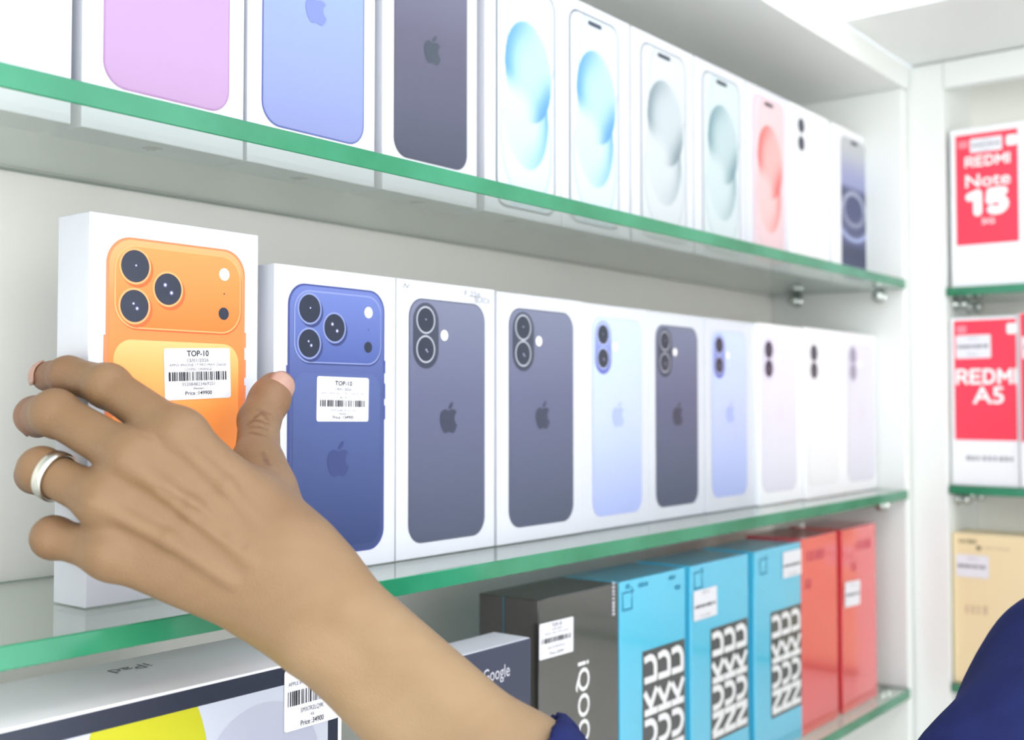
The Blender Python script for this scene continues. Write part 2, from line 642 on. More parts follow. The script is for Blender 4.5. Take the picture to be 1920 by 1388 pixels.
def pro_phone(o, u0, u1, v0, v1, cols, key):
    """print of a three-camera phone back; cols: rim, body run (low, high), plateau run, panel, light edge, shade, logo"""
    Wd, Ht = u1 - u0, v1 - v0
    hd = o['half_depth']
    X = lambda a: u0 + a * Wd
    Y = lambda b: v1 - b * Ht
    fl = Flat()
    fl.poly(rrect(u0, v0, u1, v1, Wd * 0.165, 12), cols['rim'])
    p = fl.build('phone_print', o, 0.0002)
    Flat().poly(rrect(X(.017), Y(.993), X(.983), Y(.007), Wd * 0.155, 12), cols['body']).build('phone_back', p, 0.0003, hd)
    # side keys
    for a, b in ((.27, .32), (.36, .42), (.445, .50)):
        Flat().poly([(X(1.0), Y(b)), (X(1.012), Y(b)), (X(1.012), Y(a)), (X(1.0), Y(a))], cols['rim']).build('side_key', p, 0.0002, hd)
    Flat().poly([(X(-.012), Y(.40)), (X(0), Y(.40)), (X(0), Y(.30)), (X(-.012), Y(.30))], cols['rim']).build('side_key', p, 0.0002, hd)
    # camera field: the same size in millimetres on both phones
    mm = .001
    L = lambda q: u0 + q * mm
    Q = lambda q: u1 - q * mm
    T = lambda q: v1 - q * mm
    f = Flat()
    f.poly(rrect(L(5.0), T(44.2), Q(2.4), T(4.4), Wd * 0.15, 12), cols['shade'])
    f.poly(rrect(L(4.2), T(43.4), Q(2.9), T(3.4), Wd * 0.15, 12), cols['edge'], 0.00006)
    f.build('camera_plateau_edge', p, 0.0004, hd)
    Flat().poly(rrect(L(5.0), T(42.7), Q(3.6), T(4.2), Wd * 0.145, 12), cols['plateau']).build('camera_plateau', p, 0.0005, hd)
    Flat().poly(rrect(X(.050), Y(.972), X(.950), T(48.8), Wd * 0.12, 10), cols['panel']).build('rear_panel', p, 0.00042, hd)
    r = 7.75 * mm
    lens(p, L(15.2), T(13.6), r, cols['edge'], 0.0006 + hd, ((0.05, 0.05, .05),), cols['shade'])
    lens(p, L(15.0), T(32.7), r, cols['edge'], 0.0006 + hd, ((-.08, .15, .06), (.18, -.14, .08)), cols['shade'])
    lens(p, L(33.7), T(23.2), r, cols['edge'], 0.0006 + hd, ((-.22, .25, .09), (.25, -.22, .09)), cols['shade'])
    s = Flat()
    s.poly(disc(Q(13.6), T(13.0), 3.2 * mm), flash_w)
    s.poly(disc(Q(13.6), T(23.0), 0.45 * mm, 10), lens_black)
    s.poly(disc(Q(13.8), T(33.2), 3.2 * mm), lens_black)
    s.build('flash_and_sensor', p, 0.0006, hd)
    lg = Flat()
    apple(lg, X(.5), Y(.645), Ht * 0.132, cols['logo'])
    lg.build('logo', p, 0.0006, hd)
    return p


def base_phone(o, u0, u1, v0, v1, body, pill, rim, logo, edge, tops=True, flash=True, lensm=None):
    Wd, Ht = u1 - u0, v1 - v0
    hd = o['half_depth']
    X = lambda a: u0 + a * Wd
    Y = lambda b: v1 - b * Ht
    fl = Flat().poly(rrect(u0, v0, u1, v1, Wd * 0.165, 12), edge)
    p = fl.build('phone_print', o, 0.0002)
    Flat().poly(rrect(X(.012), Y(.994), X(.988), Y(.006), Wd * 0.155, 12), body).build('phone_back', p, 0.0003, hd)
    if tops:
        Flat().poly(rrect(X(.050), Y(.288), X(.372), Y(.016), Wd * 0.16, 14), pill).build('camera_bump', p, 0.0004, hd)
        for b in (.088, .208):
            lens(p, X(.206), Y(b), Wd * 0.104, rim, 0.0005 + hd, ((.05, -.05, .06), (.2, -.2, .05)) if b > .1 else ((.0, .05, .05),), None, lensm)
        if flash:
            Flat().poly(disc(X(.445), Y(.146), Wd * 0.046, 24), flash_w).build('flash', p, 0.0005, hd)
    if logo:
        lg = Flat()
        apple(lg, X(.5), Y(.490), Ht * 0.132, logo)
        lg.build('logo', p, 0.0005, hd)
    return p


def bottom_logo(o):
    """grey mark printed under the carton, seen from below through the glass"""
    vs, fs = [], []
    h = 0.0115
    for pts in APPLE:
        b = len(vs)
        vs += [(x * h, y * h * 1.0, -0.0001) for x, y in pts]
        fs.append(tuple(reversed(range(b, b + len(pts)))))
    return pymesh('base_logo', vs, fs, ink_grey, o)


# ---- colours of the printed phones
ORANGE = dict(rim=mat('p_orange_rim', rgb(226, 128, 84), .35), body=grad('p_orange_body', [(0, rgb(228, 112, 46)), (.55, rgb(236, 130, 64)), (.8, rgb(228, 128, 76)), (1, rgb(240, 160, 108))]),
              plateau=grad('p_orange_plateau', [(0, rgb(222, 116, 54)), (1, rgb(232, 142, 82))]), panel=grad('p_orange_panel', [(0, rgb(236, 116, 44)), (.6, rgb(246, 146, 72)), (.85, rgb(250, 164, 92)), (1, rgb(252, 178, 116))]),
              edge=mat('p_orange_edge', rgb(242, 160, 104), .35), shade=mat('p_orange_shade', rgb(196, 96, 50), .35), logo=mat('p_orange_logo', rgb(226, 122, 56), .35))
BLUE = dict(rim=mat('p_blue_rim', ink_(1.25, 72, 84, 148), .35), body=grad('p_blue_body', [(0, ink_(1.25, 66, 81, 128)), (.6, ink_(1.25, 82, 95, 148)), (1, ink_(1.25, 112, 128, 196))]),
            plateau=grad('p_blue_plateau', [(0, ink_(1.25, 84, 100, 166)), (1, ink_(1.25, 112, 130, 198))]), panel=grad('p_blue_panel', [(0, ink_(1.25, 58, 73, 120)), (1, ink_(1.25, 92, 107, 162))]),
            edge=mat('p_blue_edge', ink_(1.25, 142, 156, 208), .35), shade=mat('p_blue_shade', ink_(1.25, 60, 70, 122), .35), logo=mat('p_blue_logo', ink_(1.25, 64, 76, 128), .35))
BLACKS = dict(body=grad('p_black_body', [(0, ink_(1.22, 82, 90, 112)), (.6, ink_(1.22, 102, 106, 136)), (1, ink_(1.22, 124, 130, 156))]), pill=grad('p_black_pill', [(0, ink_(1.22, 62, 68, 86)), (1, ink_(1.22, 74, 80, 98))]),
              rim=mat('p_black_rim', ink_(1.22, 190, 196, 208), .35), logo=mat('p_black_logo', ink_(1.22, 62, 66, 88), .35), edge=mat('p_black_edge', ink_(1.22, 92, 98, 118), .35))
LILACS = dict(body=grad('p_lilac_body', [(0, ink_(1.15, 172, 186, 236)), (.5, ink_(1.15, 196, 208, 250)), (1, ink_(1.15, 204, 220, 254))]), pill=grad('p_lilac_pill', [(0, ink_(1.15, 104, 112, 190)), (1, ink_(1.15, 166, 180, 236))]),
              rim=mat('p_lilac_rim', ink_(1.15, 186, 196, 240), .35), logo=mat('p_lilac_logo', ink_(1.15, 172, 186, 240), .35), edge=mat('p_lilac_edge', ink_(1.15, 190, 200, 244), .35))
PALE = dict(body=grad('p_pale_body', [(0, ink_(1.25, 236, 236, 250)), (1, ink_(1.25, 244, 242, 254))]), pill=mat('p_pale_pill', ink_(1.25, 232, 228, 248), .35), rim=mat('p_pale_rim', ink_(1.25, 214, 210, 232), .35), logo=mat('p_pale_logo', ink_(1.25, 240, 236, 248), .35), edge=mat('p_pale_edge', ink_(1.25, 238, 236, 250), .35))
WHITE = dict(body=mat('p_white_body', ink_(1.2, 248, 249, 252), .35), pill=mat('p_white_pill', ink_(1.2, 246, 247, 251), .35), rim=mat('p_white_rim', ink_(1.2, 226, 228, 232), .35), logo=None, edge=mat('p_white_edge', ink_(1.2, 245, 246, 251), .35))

# ------------------------------------------------------------------ middle shelf
DEP = 0.028
GAP = 0.0004
D2 = 0.478
# orange box, the one held in the hand
bo = new_box('phone_box', 'tall white phone box printed with an orange three-camera phone, gripped by the hand', 'phone box', 0.2975, 0.3962, 0.481, Z2 + GAP, 0.0886, 0.027, carton, 'boxed phones on the middle shelf')
a0, a1 = uv(bo, 197, 650)[0], uv(bo, 458, 650)[0]
vt = uv(bo, 328, 456)[1]
pro_phone(bo, a0, a1, vt - (a1 - a0) * 1.93, vt, ORANGE, 'o')
quad_sticker(bo, uv, (305, 653.5), (429, 653), (431.6, 745.5), (308, 751.5), seed=5, lines=[
    ('TOP-10', .10, .33, .11, ink, .02), ('13/01/2026', .235, .32, .065, ink_grey, .006), ('APPLE IPHONE 17 PRO MAX 256GB', .325, .86, .05, ink_grey, 0), ('COSMIC ORANGE', .41, .42, .05, ink_grey, 0),
    ('352084823469251', .70, .50, .065, ink_grey, 0), ('(Number)', .785, .16, .04, ink, 0), ('Price :149900', .875, .40, .075, ink, .005)], barcode=(.46, .635))
# blue box beside it
bb = new_box('phone_box', 'white phone box printed with a deep blue three-camera phone, next to the thumb', 'phone box', 0.4048, 0.4976, D2, Z2 + GAP, 0.0745, DEP, carton, 'boxed phones on the middle shelf')
a0, a1 = uv(bb, 538.2, 750)[0], uv(bb, 720, 750)[0]
vt, vb = uv(bb, 629, 538)[1], uv(bb, 629, 1040)[1]
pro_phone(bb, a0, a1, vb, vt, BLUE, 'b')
quad_sticker(bb, uv, (592.6, 705.8), (690, 709), (688.8, 791), (592, 790), seed=9, lines=[
    ('TOP-10', .14, .33, .10, ink, .02), ('19/01/2026', .275, .30, .065, ink_grey, .006), ('APPLE IPHONE 17 PRO 256GB DEEP', .37, .86, .05, ink_pale, 0), ('BLUE', .46, .13, .05, ink_grey, 0),
    ('359550824735243', .75, .50, .065, ink_pale, 0), ('(Number)', .825, .16, .04, ink, 0), ('Price_134900', .905, .40, .075, ink, .005)], barcode=(.52, .67))

faint_lens = mat('printed_faint_lens', rgb(150, 144, 164), 0.35, 0.35)
row2 = [  # x0, x1, front y, top, phone left/right px, top/bottom px at its middle, colours, label
    (0.4986, 0.5915, D2, 0.0745, 765.5, 908.5, 564.5, 1012, BLACKS, 'phone box with slate grey two-camera phone and pencil notes, right of the deep blue one'),
    (0.5932, 0.6918, D2 - .001, 0.0736, 953.5, 1074.5, 582, 984, BLACKS, 'white phone box with slate grey two-camera phone, just left of the nearer lilac one'),
    (0.6926, 0.7855, D2, 0.0732, 1110, 1203, 597.5, 965, LILACS, 'white phone box with a lilac two-camera phone, nearer of the two lilac ones'),
    (0.7861, 0.8760, D2, 0.0730, 1229, 1308, 612, 948, BLACKS, 'white phone box with dark grey two-camera phone, between the two lilac ones'),
    (0.8766, 0.9676, D2 - .001, 0.0728, 1334, 1400, 622, 931, LILACS, 'white phone box with a lilac two-camera phone, farther of the two lilac ones'),
    (0.9570 + .011, 1.0600, D2 - .006, 0.0730, 1425, 1493, 632, 922, PALE, 'white phone box with very pale lavender phone, right of the farther lilac one'),
    (1.0606, 1.1560, D2 - .010, 0.0735, 1512, 1572, 640, 910, WHITE, 'all-white phone box with two black lenses, second from the end of the middle shelf'),
    (1.1566, 1.2480, D2 - .010, 0.0735, 1588, 1645, 646, 902, PALE, 'whitish phone box with faint grey lenses, last at the right end of the middle shelf'),
]
for k, (x0, x1, yf, zt, pl, pr, pt, pb, cs, lab) in enumerate(row2):
    o = new_box('phone_box', lab, 'phone box', x0, x1, yf, Z2 + GAP, zt, DEP, carton_lit if k >= 5 else carton, 'boxed phones on the middle shelf')
    pm = (pl + pr) / 2
    u0, u1 = uv(o, pl, 750)[0], uv(o, pr, 750)[0]
    v1, v0 = uv(o, pm, pt)[1], uv(o, pm, pb)[1]
    u0, u1 = max(u0, -o['w2'] + .004), min(u1, o['w2'] - .004)
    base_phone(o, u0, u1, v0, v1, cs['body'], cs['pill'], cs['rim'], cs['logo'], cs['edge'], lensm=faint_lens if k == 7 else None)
    if k == 0:       # pencilled notes
        fl = Flat()
        for px, py, s in ((886, 551, 'F 256'), (905, 564, 'BLACK')):
            c = uv(o, px, py)
            put_text(fl, s, ink_pale, c[0], c[1], 0.016, 0.0036)
        c = uv(o, 895, 558)
        fl.stroke([(c[0] - .009, c[1] + .0005), (c[0] + .008, c[1] - .0002)], 0.0004, ink_pale)
        fl.build('pencil_note', o, 0.0002)
        fl = Flat()
        c = uv(o, 761, 538)
        fl.stroke([(c[0] - .0025, c[1] - .001), (c[0] - .001, c[1] + .002), (c[0] + .001, c[1] - .0005), (c[0] + .003, c[1] + .002)], 0.0006, ink_pale)
        fl.build('pencil_note', o, 0.0002)


# ------------------------------------------------------------------ upper shelf
def vgrid(name, parent, u0, v0, u1, v1, r, fn, off, nu=56, nv=118, m=None):
    """flat print with a smooth colour run: grid clipped to a rounded rectangle, colour from fn(a, b) with b from the top"""
    vs, col = [], []
    W_, H_ = u1 - u0, v1 - v0
    for j in range(nv + 1):
        b = j / nv
        y = v1 - b * H_
        dy = max(0.0, r - (v1 - y), r - (y - v0))
        inset = r - math.sqrt(max(0.0, r * r - dy * dy))
        for i in range(nu + 1):
            a = i / nu
            x = u0 + inset + a * (W_ - 2 * inset)
            vs.append((x, -parent_half(parent) - off, y))
            c = fn((x - u0) / W_, b)
            col.append(c)
    fs = []
    for j in range(nv):
        for i in range(nu):
            q = j * (nu + 1) + i
            fs.append((q + nu + 1, q + nu + 2, q + 1, q))
    o = pymesh(name, vs, fs, m or vcol_mat('printed_picture'), parent, smooth=False)
    at_ = o.data.attributes.new('Col', 'FLOAT_COLOR', 'POINT')
    at_.data.foreach_set('color', np.array([(lin(c[0]) / 1.4, lin(c[1]) / 1.4, lin(c[2]) / 1.4, 1.0) for c in col], dtype=np.float32).ravel())
    return o


def parent_half(p):
    while 'half_depth' not in p.keys():
        p = p.parent
    return p['half_depth']


def mixc(a, b, t):
    t = min(1.0, max(0.0, t))
    return tuple(a[k] + (b[k] - a[k]) * t for k in range(3))


def sm(e0, e1, x):
    t = min(1.0, max(0.0, (x - e0) / (e1 - e0)))
    return t * t * (3 - 2 * t)


def blobs(bg, light, midc, dark, line):
    """two soft overlapping lobes on a pale ground, like the printed wallpaper"""
    def ell(a, b, ca, cb, ra, rb, rot):
        x, y = a - ca, (b - cb) * 2.08
        c, s = math.cos(rot), math.sin(rot)
        return math.hypot((x * c + y * s) / ra, (-x * s + y * c) / rb)

    def fn(a, b):
        c = bg
        # pale outlines behind
        for (ca, cb, ra, rb, rot) in ((.62, .20, .46, .62, .10), (.50, .74, .44, .62, -.12)):
            e = ell(a, b, ca, cb, ra, rb, rot)
            c = mixc(c, line, 0.75 * math.exp(-((e - 1) / .035) ** 2))
            c = mixc(c, light, 0.35 * (1 - sm(.9, 1.0, e)))
        # lower lobe: pale inside, colour gathering along its right edge
        e2 = ell(a, b, .485, .600, .395, .56, -.16)
        if e2 < 1.04:
            k = mixc(mixc(light, bg, .6), light, sm(.2, .9, b))
            k = mixc(k, midc, sm(.40, 1.0, e2) * sm(.30, .90, a))
            k = mixc(k, dark, sm(.78, 1.0, e2) * sm(.55, .95, a) * sm(.80, .58, b) * .75)
            c = mixc(c, k, 1 - sm(.985, 1.03, e2))
        # upper lobe: colour on its left edge, melting away at the lower left, gathering again at the lower right
        e1 = ell(a, b, .535, .405, .405, .50, -.24)
        if e1 < 1.03:
            left = sm(.75, .08, a) * sm(.60, .40, b)
            lowr = sm(.36, .56, b) * sm(.25, .85, a)
            k = mixc(light, midc, .30 + .70 * max(left, lowr) * sm(.10, .80, e1))
            k = mixc(k, dark, sm(.50, 1.0, e1) * max(left, lowr))
            melt = sm(.46, .60, b + .16 * (.55 - a)) * sm(.80, .45, a)
            c = mixc(c, k, (1 - sm(.985, 1.02, e1)) * (1 - melt))
        return c
    return fn


def screen_phone(o, u0, u1, v0, v1, fn, frame, island=True, notch=False):
    Wd, Ht = u1 - u0, v1 - v0
    hd = o['half_depth']
    p = Flat().poly(rrect(u0, v0, u1, v1, Wd * .16, 12), frame).build('phone_print', o, 0.0002)
    vgrid('screen_picture', p, u0 + Wd * .022, v0 + Wd * .022, u1 - Wd * .022, v1 - Wd * .022, Wd * .14, fn, 0.0003)
    if island:
        Flat().poly(rrect(u0 + Wd * .36, v1 - Ht * .052, u0 + Wd * .64, v1 - Ht * .028, Ht * .0115, 8), lens_black).build('front_camera_island', p, 0.0005, hd)
    if notch:
        Flat().poly(rrect(u0 + Wd * .40, v1 - Ht * .050, u0 + Wd * .66, v1 - Ht * .022, Ht * .012, 8), lens_black).build('front_camera_island', p, 0.0005, hd)
    return p


frame_dark = mat('p_screen_frame', rgb(86, 92, 104), .35)
frame_grey = mat('p_screen_frame_grey', rgb(126, 130, 138), .35)
frame_pink = mat('p_screen_frame_pink', rgb(214, 178, 190), .35)
frame_pale = mat('p_screen_frame_pale', rgb(214, 218, 224), .35)
BLUEW = blobs((234, 245, 253), (208, 234, 252), (146, 202, 246), (100, 164, 236), (176, 208, 244))
GREYW = blobs((228, 235, 240), (216, 225, 230), (184, 197, 204), (136, 153, 162), (192, 204, 212))
GREENW = blobs((226, 238, 242), (210, 228, 232), (168, 194, 200), (124, 158, 168), (186, 206, 212))
PINKW = blobs((246, 224, 232), (252, 206, 206), (250, 156, 152), (234, 112, 110), (228, 196, 208))


def ringsw(a, b):
    c = mixc((214, 218, 224), (166, 172, 220), sm(.05, .34, b))
    c = mixc(c, (60, 70, 112), sm(.34, .42, b))
    c = mixc(c, (92, 98, 140), sm(.45, .55, b) * .7)
    y = (b - .53) * 2.0
    e = math.hypot((a - .5) / .42, y / .24)
    c = mixc(c, (200, 206, 232), .95 * math.exp(-((e - 1) / .16) ** 2) * (1 if b < .53 else .7))
    c = mixc(c, (72, 80, 128), (1 - sm(.6, .85, e)))
    e2 = math.hypot((a - .5) / .5, (b - .66) * 2.0 / .20)
    c = mixc(c, (190, 204, 252), math.exp(-((e2 - 1) / .18) ** 2) * sm(.66, .72, b))
    c = mixc(c, (52, 62, 100), sm(.78, .84, b))
    c = mixc(c, (76, 84, 128), sm(.86, 1.0, b) * .7)
    return c


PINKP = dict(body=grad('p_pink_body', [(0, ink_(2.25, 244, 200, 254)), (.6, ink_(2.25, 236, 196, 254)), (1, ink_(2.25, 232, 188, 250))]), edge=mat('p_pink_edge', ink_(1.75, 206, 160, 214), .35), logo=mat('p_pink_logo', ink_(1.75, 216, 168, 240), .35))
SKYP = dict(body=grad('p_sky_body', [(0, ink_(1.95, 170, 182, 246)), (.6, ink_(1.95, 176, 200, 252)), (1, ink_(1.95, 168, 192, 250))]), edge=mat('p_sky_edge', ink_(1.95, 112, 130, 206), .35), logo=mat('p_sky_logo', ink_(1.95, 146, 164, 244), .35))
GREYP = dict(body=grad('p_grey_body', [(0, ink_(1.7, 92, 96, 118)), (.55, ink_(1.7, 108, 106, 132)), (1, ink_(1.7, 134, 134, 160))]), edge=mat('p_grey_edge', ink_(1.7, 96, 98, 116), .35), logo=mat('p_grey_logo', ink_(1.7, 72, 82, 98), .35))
TOP1, D1 = 0.2955, 0.478
ab = new_box
G1 = 'boxed phones on the upper shelf'
rowU = [
    (0.1935, 0.2855, 'white phone box with a white phone, at the far left end of the upper shelf', 'back', WHITE, 'px', (-225, 105)),
    (0.2907, 0.3833, 'white phone box printed with a pink phone back on the upper shelf', 'back', PINKP, 'px', (192, 429)),
    (0.3858, 0.4794, 'white phone box printed with a sky blue phone back on the upper shelf', 'back', SKYP, 'px', (490, 682)),
    (0.4860, 0.5730, 'white phone box printed with a dark grey phone back on the upper shelf', 'back', GREYP, 'px', (738, 875.5)),
    (0.5816, 0.6672, 'white phone box with a blue swirl phone screen, next to the dark grey one', 'screen', BLUEW, frame_dark, (929.5, 1040.5)),
    (0.6680, 0.7588, 'white phone box with blue swirl screen, between the other blue swirl and a grey swirl', 'screen', BLUEW, frame_dark, (1067, 1160)),
    (0.7615, 0.8590, 'white phone box with a grey swirl phone screen on the upper shelf', 'screen', GREYW, frame_grey, (1200.5, 1286)),
    (0.8613, 0.9556, 'white phone box with a greenish grey swirl phone screen, left of the pink swirl', 'screen', GREENW, frame_grey, (1316, 1387)),
    (0.9574, 1.0500, 'white phone box with a coral pink swirl phone screen on the upper shelf', 'screen', PINKW, frame_pink, (1411, 1469)),
    (1.0510, 1.1465, 'plain white phone box showing only two black lenses, right of the pink swirl', 'back', WHITE, 'tops', (1487, 1545)),
    (1.1540, 1.2470, 'white phone box with dark blue ring picture on its screen, last on the upper shelf', 'screen', ringsw, frame_pale, (1574, 1622)),
]
for k, (x0, x1, lab, kind, cs, fr, (pl, pr)) in enumerate(rowU):
    o = new_box('phone_box', lab, 'phone box', x0, x1, D1, Z1 + GAP, TOP1, DEP, carton_lit if k >= 9 else carton, G1)
    u0, u1 = uv(o, pl, 200)[0], uv(o, pr, 200)[0]
    if k == 0:
        u0 = u1 - 0.074
    hh = o['hh']
    Ht = min((u1 - u0) * 2.07, hh - .012)
    v0 = (hh - Ht) / 2
    if kind == 'back':
        if fr == 'tops':
            u0, u1 = -0.036, 0.036
            p = base_phone(o, u0, u1, .006, hh - .006, cs['body'], cs['pill'], cs['rim'], None, cs['edge'], flash=False)
        else:
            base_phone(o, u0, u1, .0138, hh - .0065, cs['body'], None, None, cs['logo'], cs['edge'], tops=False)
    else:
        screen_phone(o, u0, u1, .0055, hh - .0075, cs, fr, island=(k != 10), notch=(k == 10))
    bottom_logo(o)


# ------------------------------------------------------------------ lowest shelf
def film(name, col, rough=0.16, second=None):
    return mat(name, col, rough, 0.55, coat=1.0, noise=second, bump=(22, 0.10, 0.003))


cyan = film('cyan_glossy_card', rgb(74, 190, 226), 0.2)
cyan_dark = mat('printed_charcoal', rgb(70, 72, 74), 0.25, 0.4, coat=0.4)
red_card = film('red_glossy_card', rgb(222, 66, 74), 0.2)
black_card = film('black_glossy_card', rgb(58, 56, 54), 0.14)
navy_card = mat('dark_slate_card', rgb(62, 66, 84), 0.4, 0.4)
print_white = mat('printed_white', rgb(236, 236, 238), 0.35, 0.35)
print_silver = mat('printed_silver', rgb(196, 196, 206), 0.35, 0.35)
print_teal = mat('printed_teal', rgb(40, 130, 165), 0.35, 0.35)
print_dred = mat('printed_dull_red', rgb(196, 70, 92), 0.35, 0.35)

# tablet box: landscape carton, black screen border and coloured picture on the front
DI = 0.4375
zi = onY(0, 1370, DI)[2]
xi1 = onY(641, 1385, DI)[0]
ti = new_box('tablet_box', 'wide white tablet box with black screen border and yellow picture, lower left', 'tablet box', xi1 - 0.256, xi1, DI, Z3 + GAP, zi, 0.072, carton_lit)
tw, th = ti['w2'], ti['hh']
bezel = mat('printed_screen_border', rgb(48, 52, 66), .3, .4)
screen_bg = grad('p_tablet_screen', [(0, ink_(1.4, 226, 230, 244)), (1, ink_(1.4, 216, 222, 238))])
ti_p = Flat().poly(rrect(-tw + .003, .010, tw - .003, th - .0012, .010), bezel).build('tablet_print', ti, 0.0002)
scr = (-tw + .010, .020, tw - .010, th - .0098)
Flat().poly(rrect(*scr, .005), screen_bg).build('screen_picture', ti_p, 0.0003, ti['half_depth'])


def clip_top(pts, v):
    out = []
    for a, b in zip(pts, pts[1:] + pts[:1]):
        ia, ib = a[1] <= v, b[1] <= v
        if ia:
            out.append(a)
        if ia != ib:
            t = (v - a[1]) / (b[1] - a[1])
            out.append((a[0] + t * (b[0] - a[0]), v))
    return out


yl = uv(ti, 166, 1383)[0]
yr = uv(ti, 386, 1383)[0]
vtop = th - .0098
cyv = vtop - .035
Flat().poly(clip_top(disc((yl + yr) / 2 - .002, cyv, (yr - yl) / 2 + .004, 48, .058), vtop), grad('p_tablet_yellow', [(0, ink_(1.5, 240, 200, 44)), (.5, ink_(1.5, 226, 232, 62)), (1, ink_(1.5, 216, 214, 52))])).build('yellow_shape', ti_p, 0.00035, ti['half_depth'])
gc = uv(ti, 492, 1405)
Flat().poly(clip_top(disc(gc[0], gc[1] - .012, .036, 48, .034), vtop), grad('p_tablet_lilac', [(0, ink_(1.45, 192, 196, 222)), (1, ink_(1.45, 206, 210, 228))])).build('lilac_shape', ti_p, 0.0004, ti['half_depth'])
Flat().poly(disc(-tw + .07, .06, .034), mat('p_tablet_blue', rgb(120, 170, 230), .35)).build('blue_shape', ti_p, 0.0004, ti['half_depth'])
# sticker on the upper right corner of the front
su0 = uv(ti, 531.5, 1262)[0]
sw_, sh_ = uv(ti, 634, 1262)[0] - su0, 0.030
svt = th - .0030
sticker(ti, su0 + sw_ / 2, svt - sh_ / 2, sw_, sh_, 0.0, seed=21, off=.0007, barcode=(.36, .60), lines=[
    ('APPLE IPAD 11TH GEN 128GB', .24, .86, .06, ink_grey, 0), ('SMX7R2LQ9K', .70, .42, .075, ink_grey, 0), ('A16', .80, .06, .05, ink, 0), ('Price :34900', .91, .42, .085, ink, .004)])
# word on the top face, read from behind
tv = onZ(245, 1254, zi)
f = Flat()
put_text(f, 'iPad', mat('p_tablet_word', rgb(120, 126, 132), .4), 0, 0, .0205, .0085)
pymesh('top_lettering', [(-(v[0]) + tv[0] - ti.location.x, -(v[2]) + tv[1] - ti.location.y, th + .0002) for v in f.v], f.f, f.m, ti, f.i)

# slate box with one word
DG = 0.440
xg0, xg1 = onY(796, 1290, DG)[0], onY(996, 1230, DG)[0]
bg_ = new_box('phone_box', 'dark slate phone box with a pale word, partly behind the forearm', 'phone box', xg0, xg1, DG, Z3 + GAP, onY(994, 1196, DG)[2], 0.030, [navy_card], None, 0.0012)
bpy.data.objects[bg_.children[0].name].data.materials.append(carton)
for p in bg_.children[0].data.polygons:
    if p.normal.z > 0.9:
        p.material_index = 1
f = Flat()
c = uv(bg_, 931, 1262)
put_text(f, 'Google', print_silver, c[0], c[1], .0255, .0078, 0, .006)
f.build('lettering', bg_, 0.0002)

DC = 0.450
zc = -0.1283
bi = new_box('phone_box', 'black glossy phone box with vertical letters and a white price sticker', 'phone box', 0.6020, 0.6968, DC, Z3 + GAP, zc, 0.050, black_card)
f = Flat()
c0, c1 = uv(bi, 1093, 1240), uv(bi, 1096, 1392)
put_text(f, 'iQOO', print_white, (c0[0] + c1[0]) / 2, (c0[1] + c1[1]) / 2, c0[1] - c1[1], .0135, -math.pi / 2, .012)
f.build('lettering', bi, 0.0002)


def smudge(fl, m, cu, cv, w, h, n, seed=1, vertical=False):
    """small lettering too blurred to read: a run of uneven upright strokes"""
    rnd = random.Random(seed)
    x = -w / 2
    step = w / n
    for k in range(n):
        a, b = x + k * step, x + k * step + step * rnd.uniform(.45, .85)
        t, q = h / 2 * rnd.uniform(.7, 1.0), -h / 2
        pts = [(a, q), (b, q), (b, t), (a, t)]
        fl.poly([(cu + (-p[1] if False else p[1]), cv - p[0]) for p in pts] if vertical else [(cu + p[0], cv + p[1]) for p in pts], m)


f = Flat()
c0, c1 = uv(bi, 1150, 1092), uv(bi, 1151, 1156)
smudge(f, print_silver, c0[0], (c0[1] + c1[1]) / 2, c0[1] - c1[1], .0032, 9, 3, True)
f.build('small_print', bi, 0.0002)
quad_sticker(bi, uv, (1009, 1171), (1073, 1156), (1074, 1221), (1010, 1239), seed=31, lines=[('TOP-10', .10, .3, .10, ink_grey, .008), ('14/01/2026', .22, .3, .06, ink_pale, 0), ('IQOO NEO 10R 12/256', .32, .7, .05, ink_pale, 0), ('861274070912', .72, .5, .06, ink_pale, 0), ('Price :32999', .88, .4, .08, ink_grey, 0)], barcode=(.44, .58))
# seam of the sleeve on the visible side
pymesh('sleeve_seam', [(-bi['w2'] - .0002, .0035, 0), (-bi['w2'] - .0002, .0042, 0), (-bi['w2'] - .0002, .0042, bi['hh']), (-bi['w2'] - .0002, .0035, bi['hh'])], [(0, 1, 2, 3)], print_teal, bi)


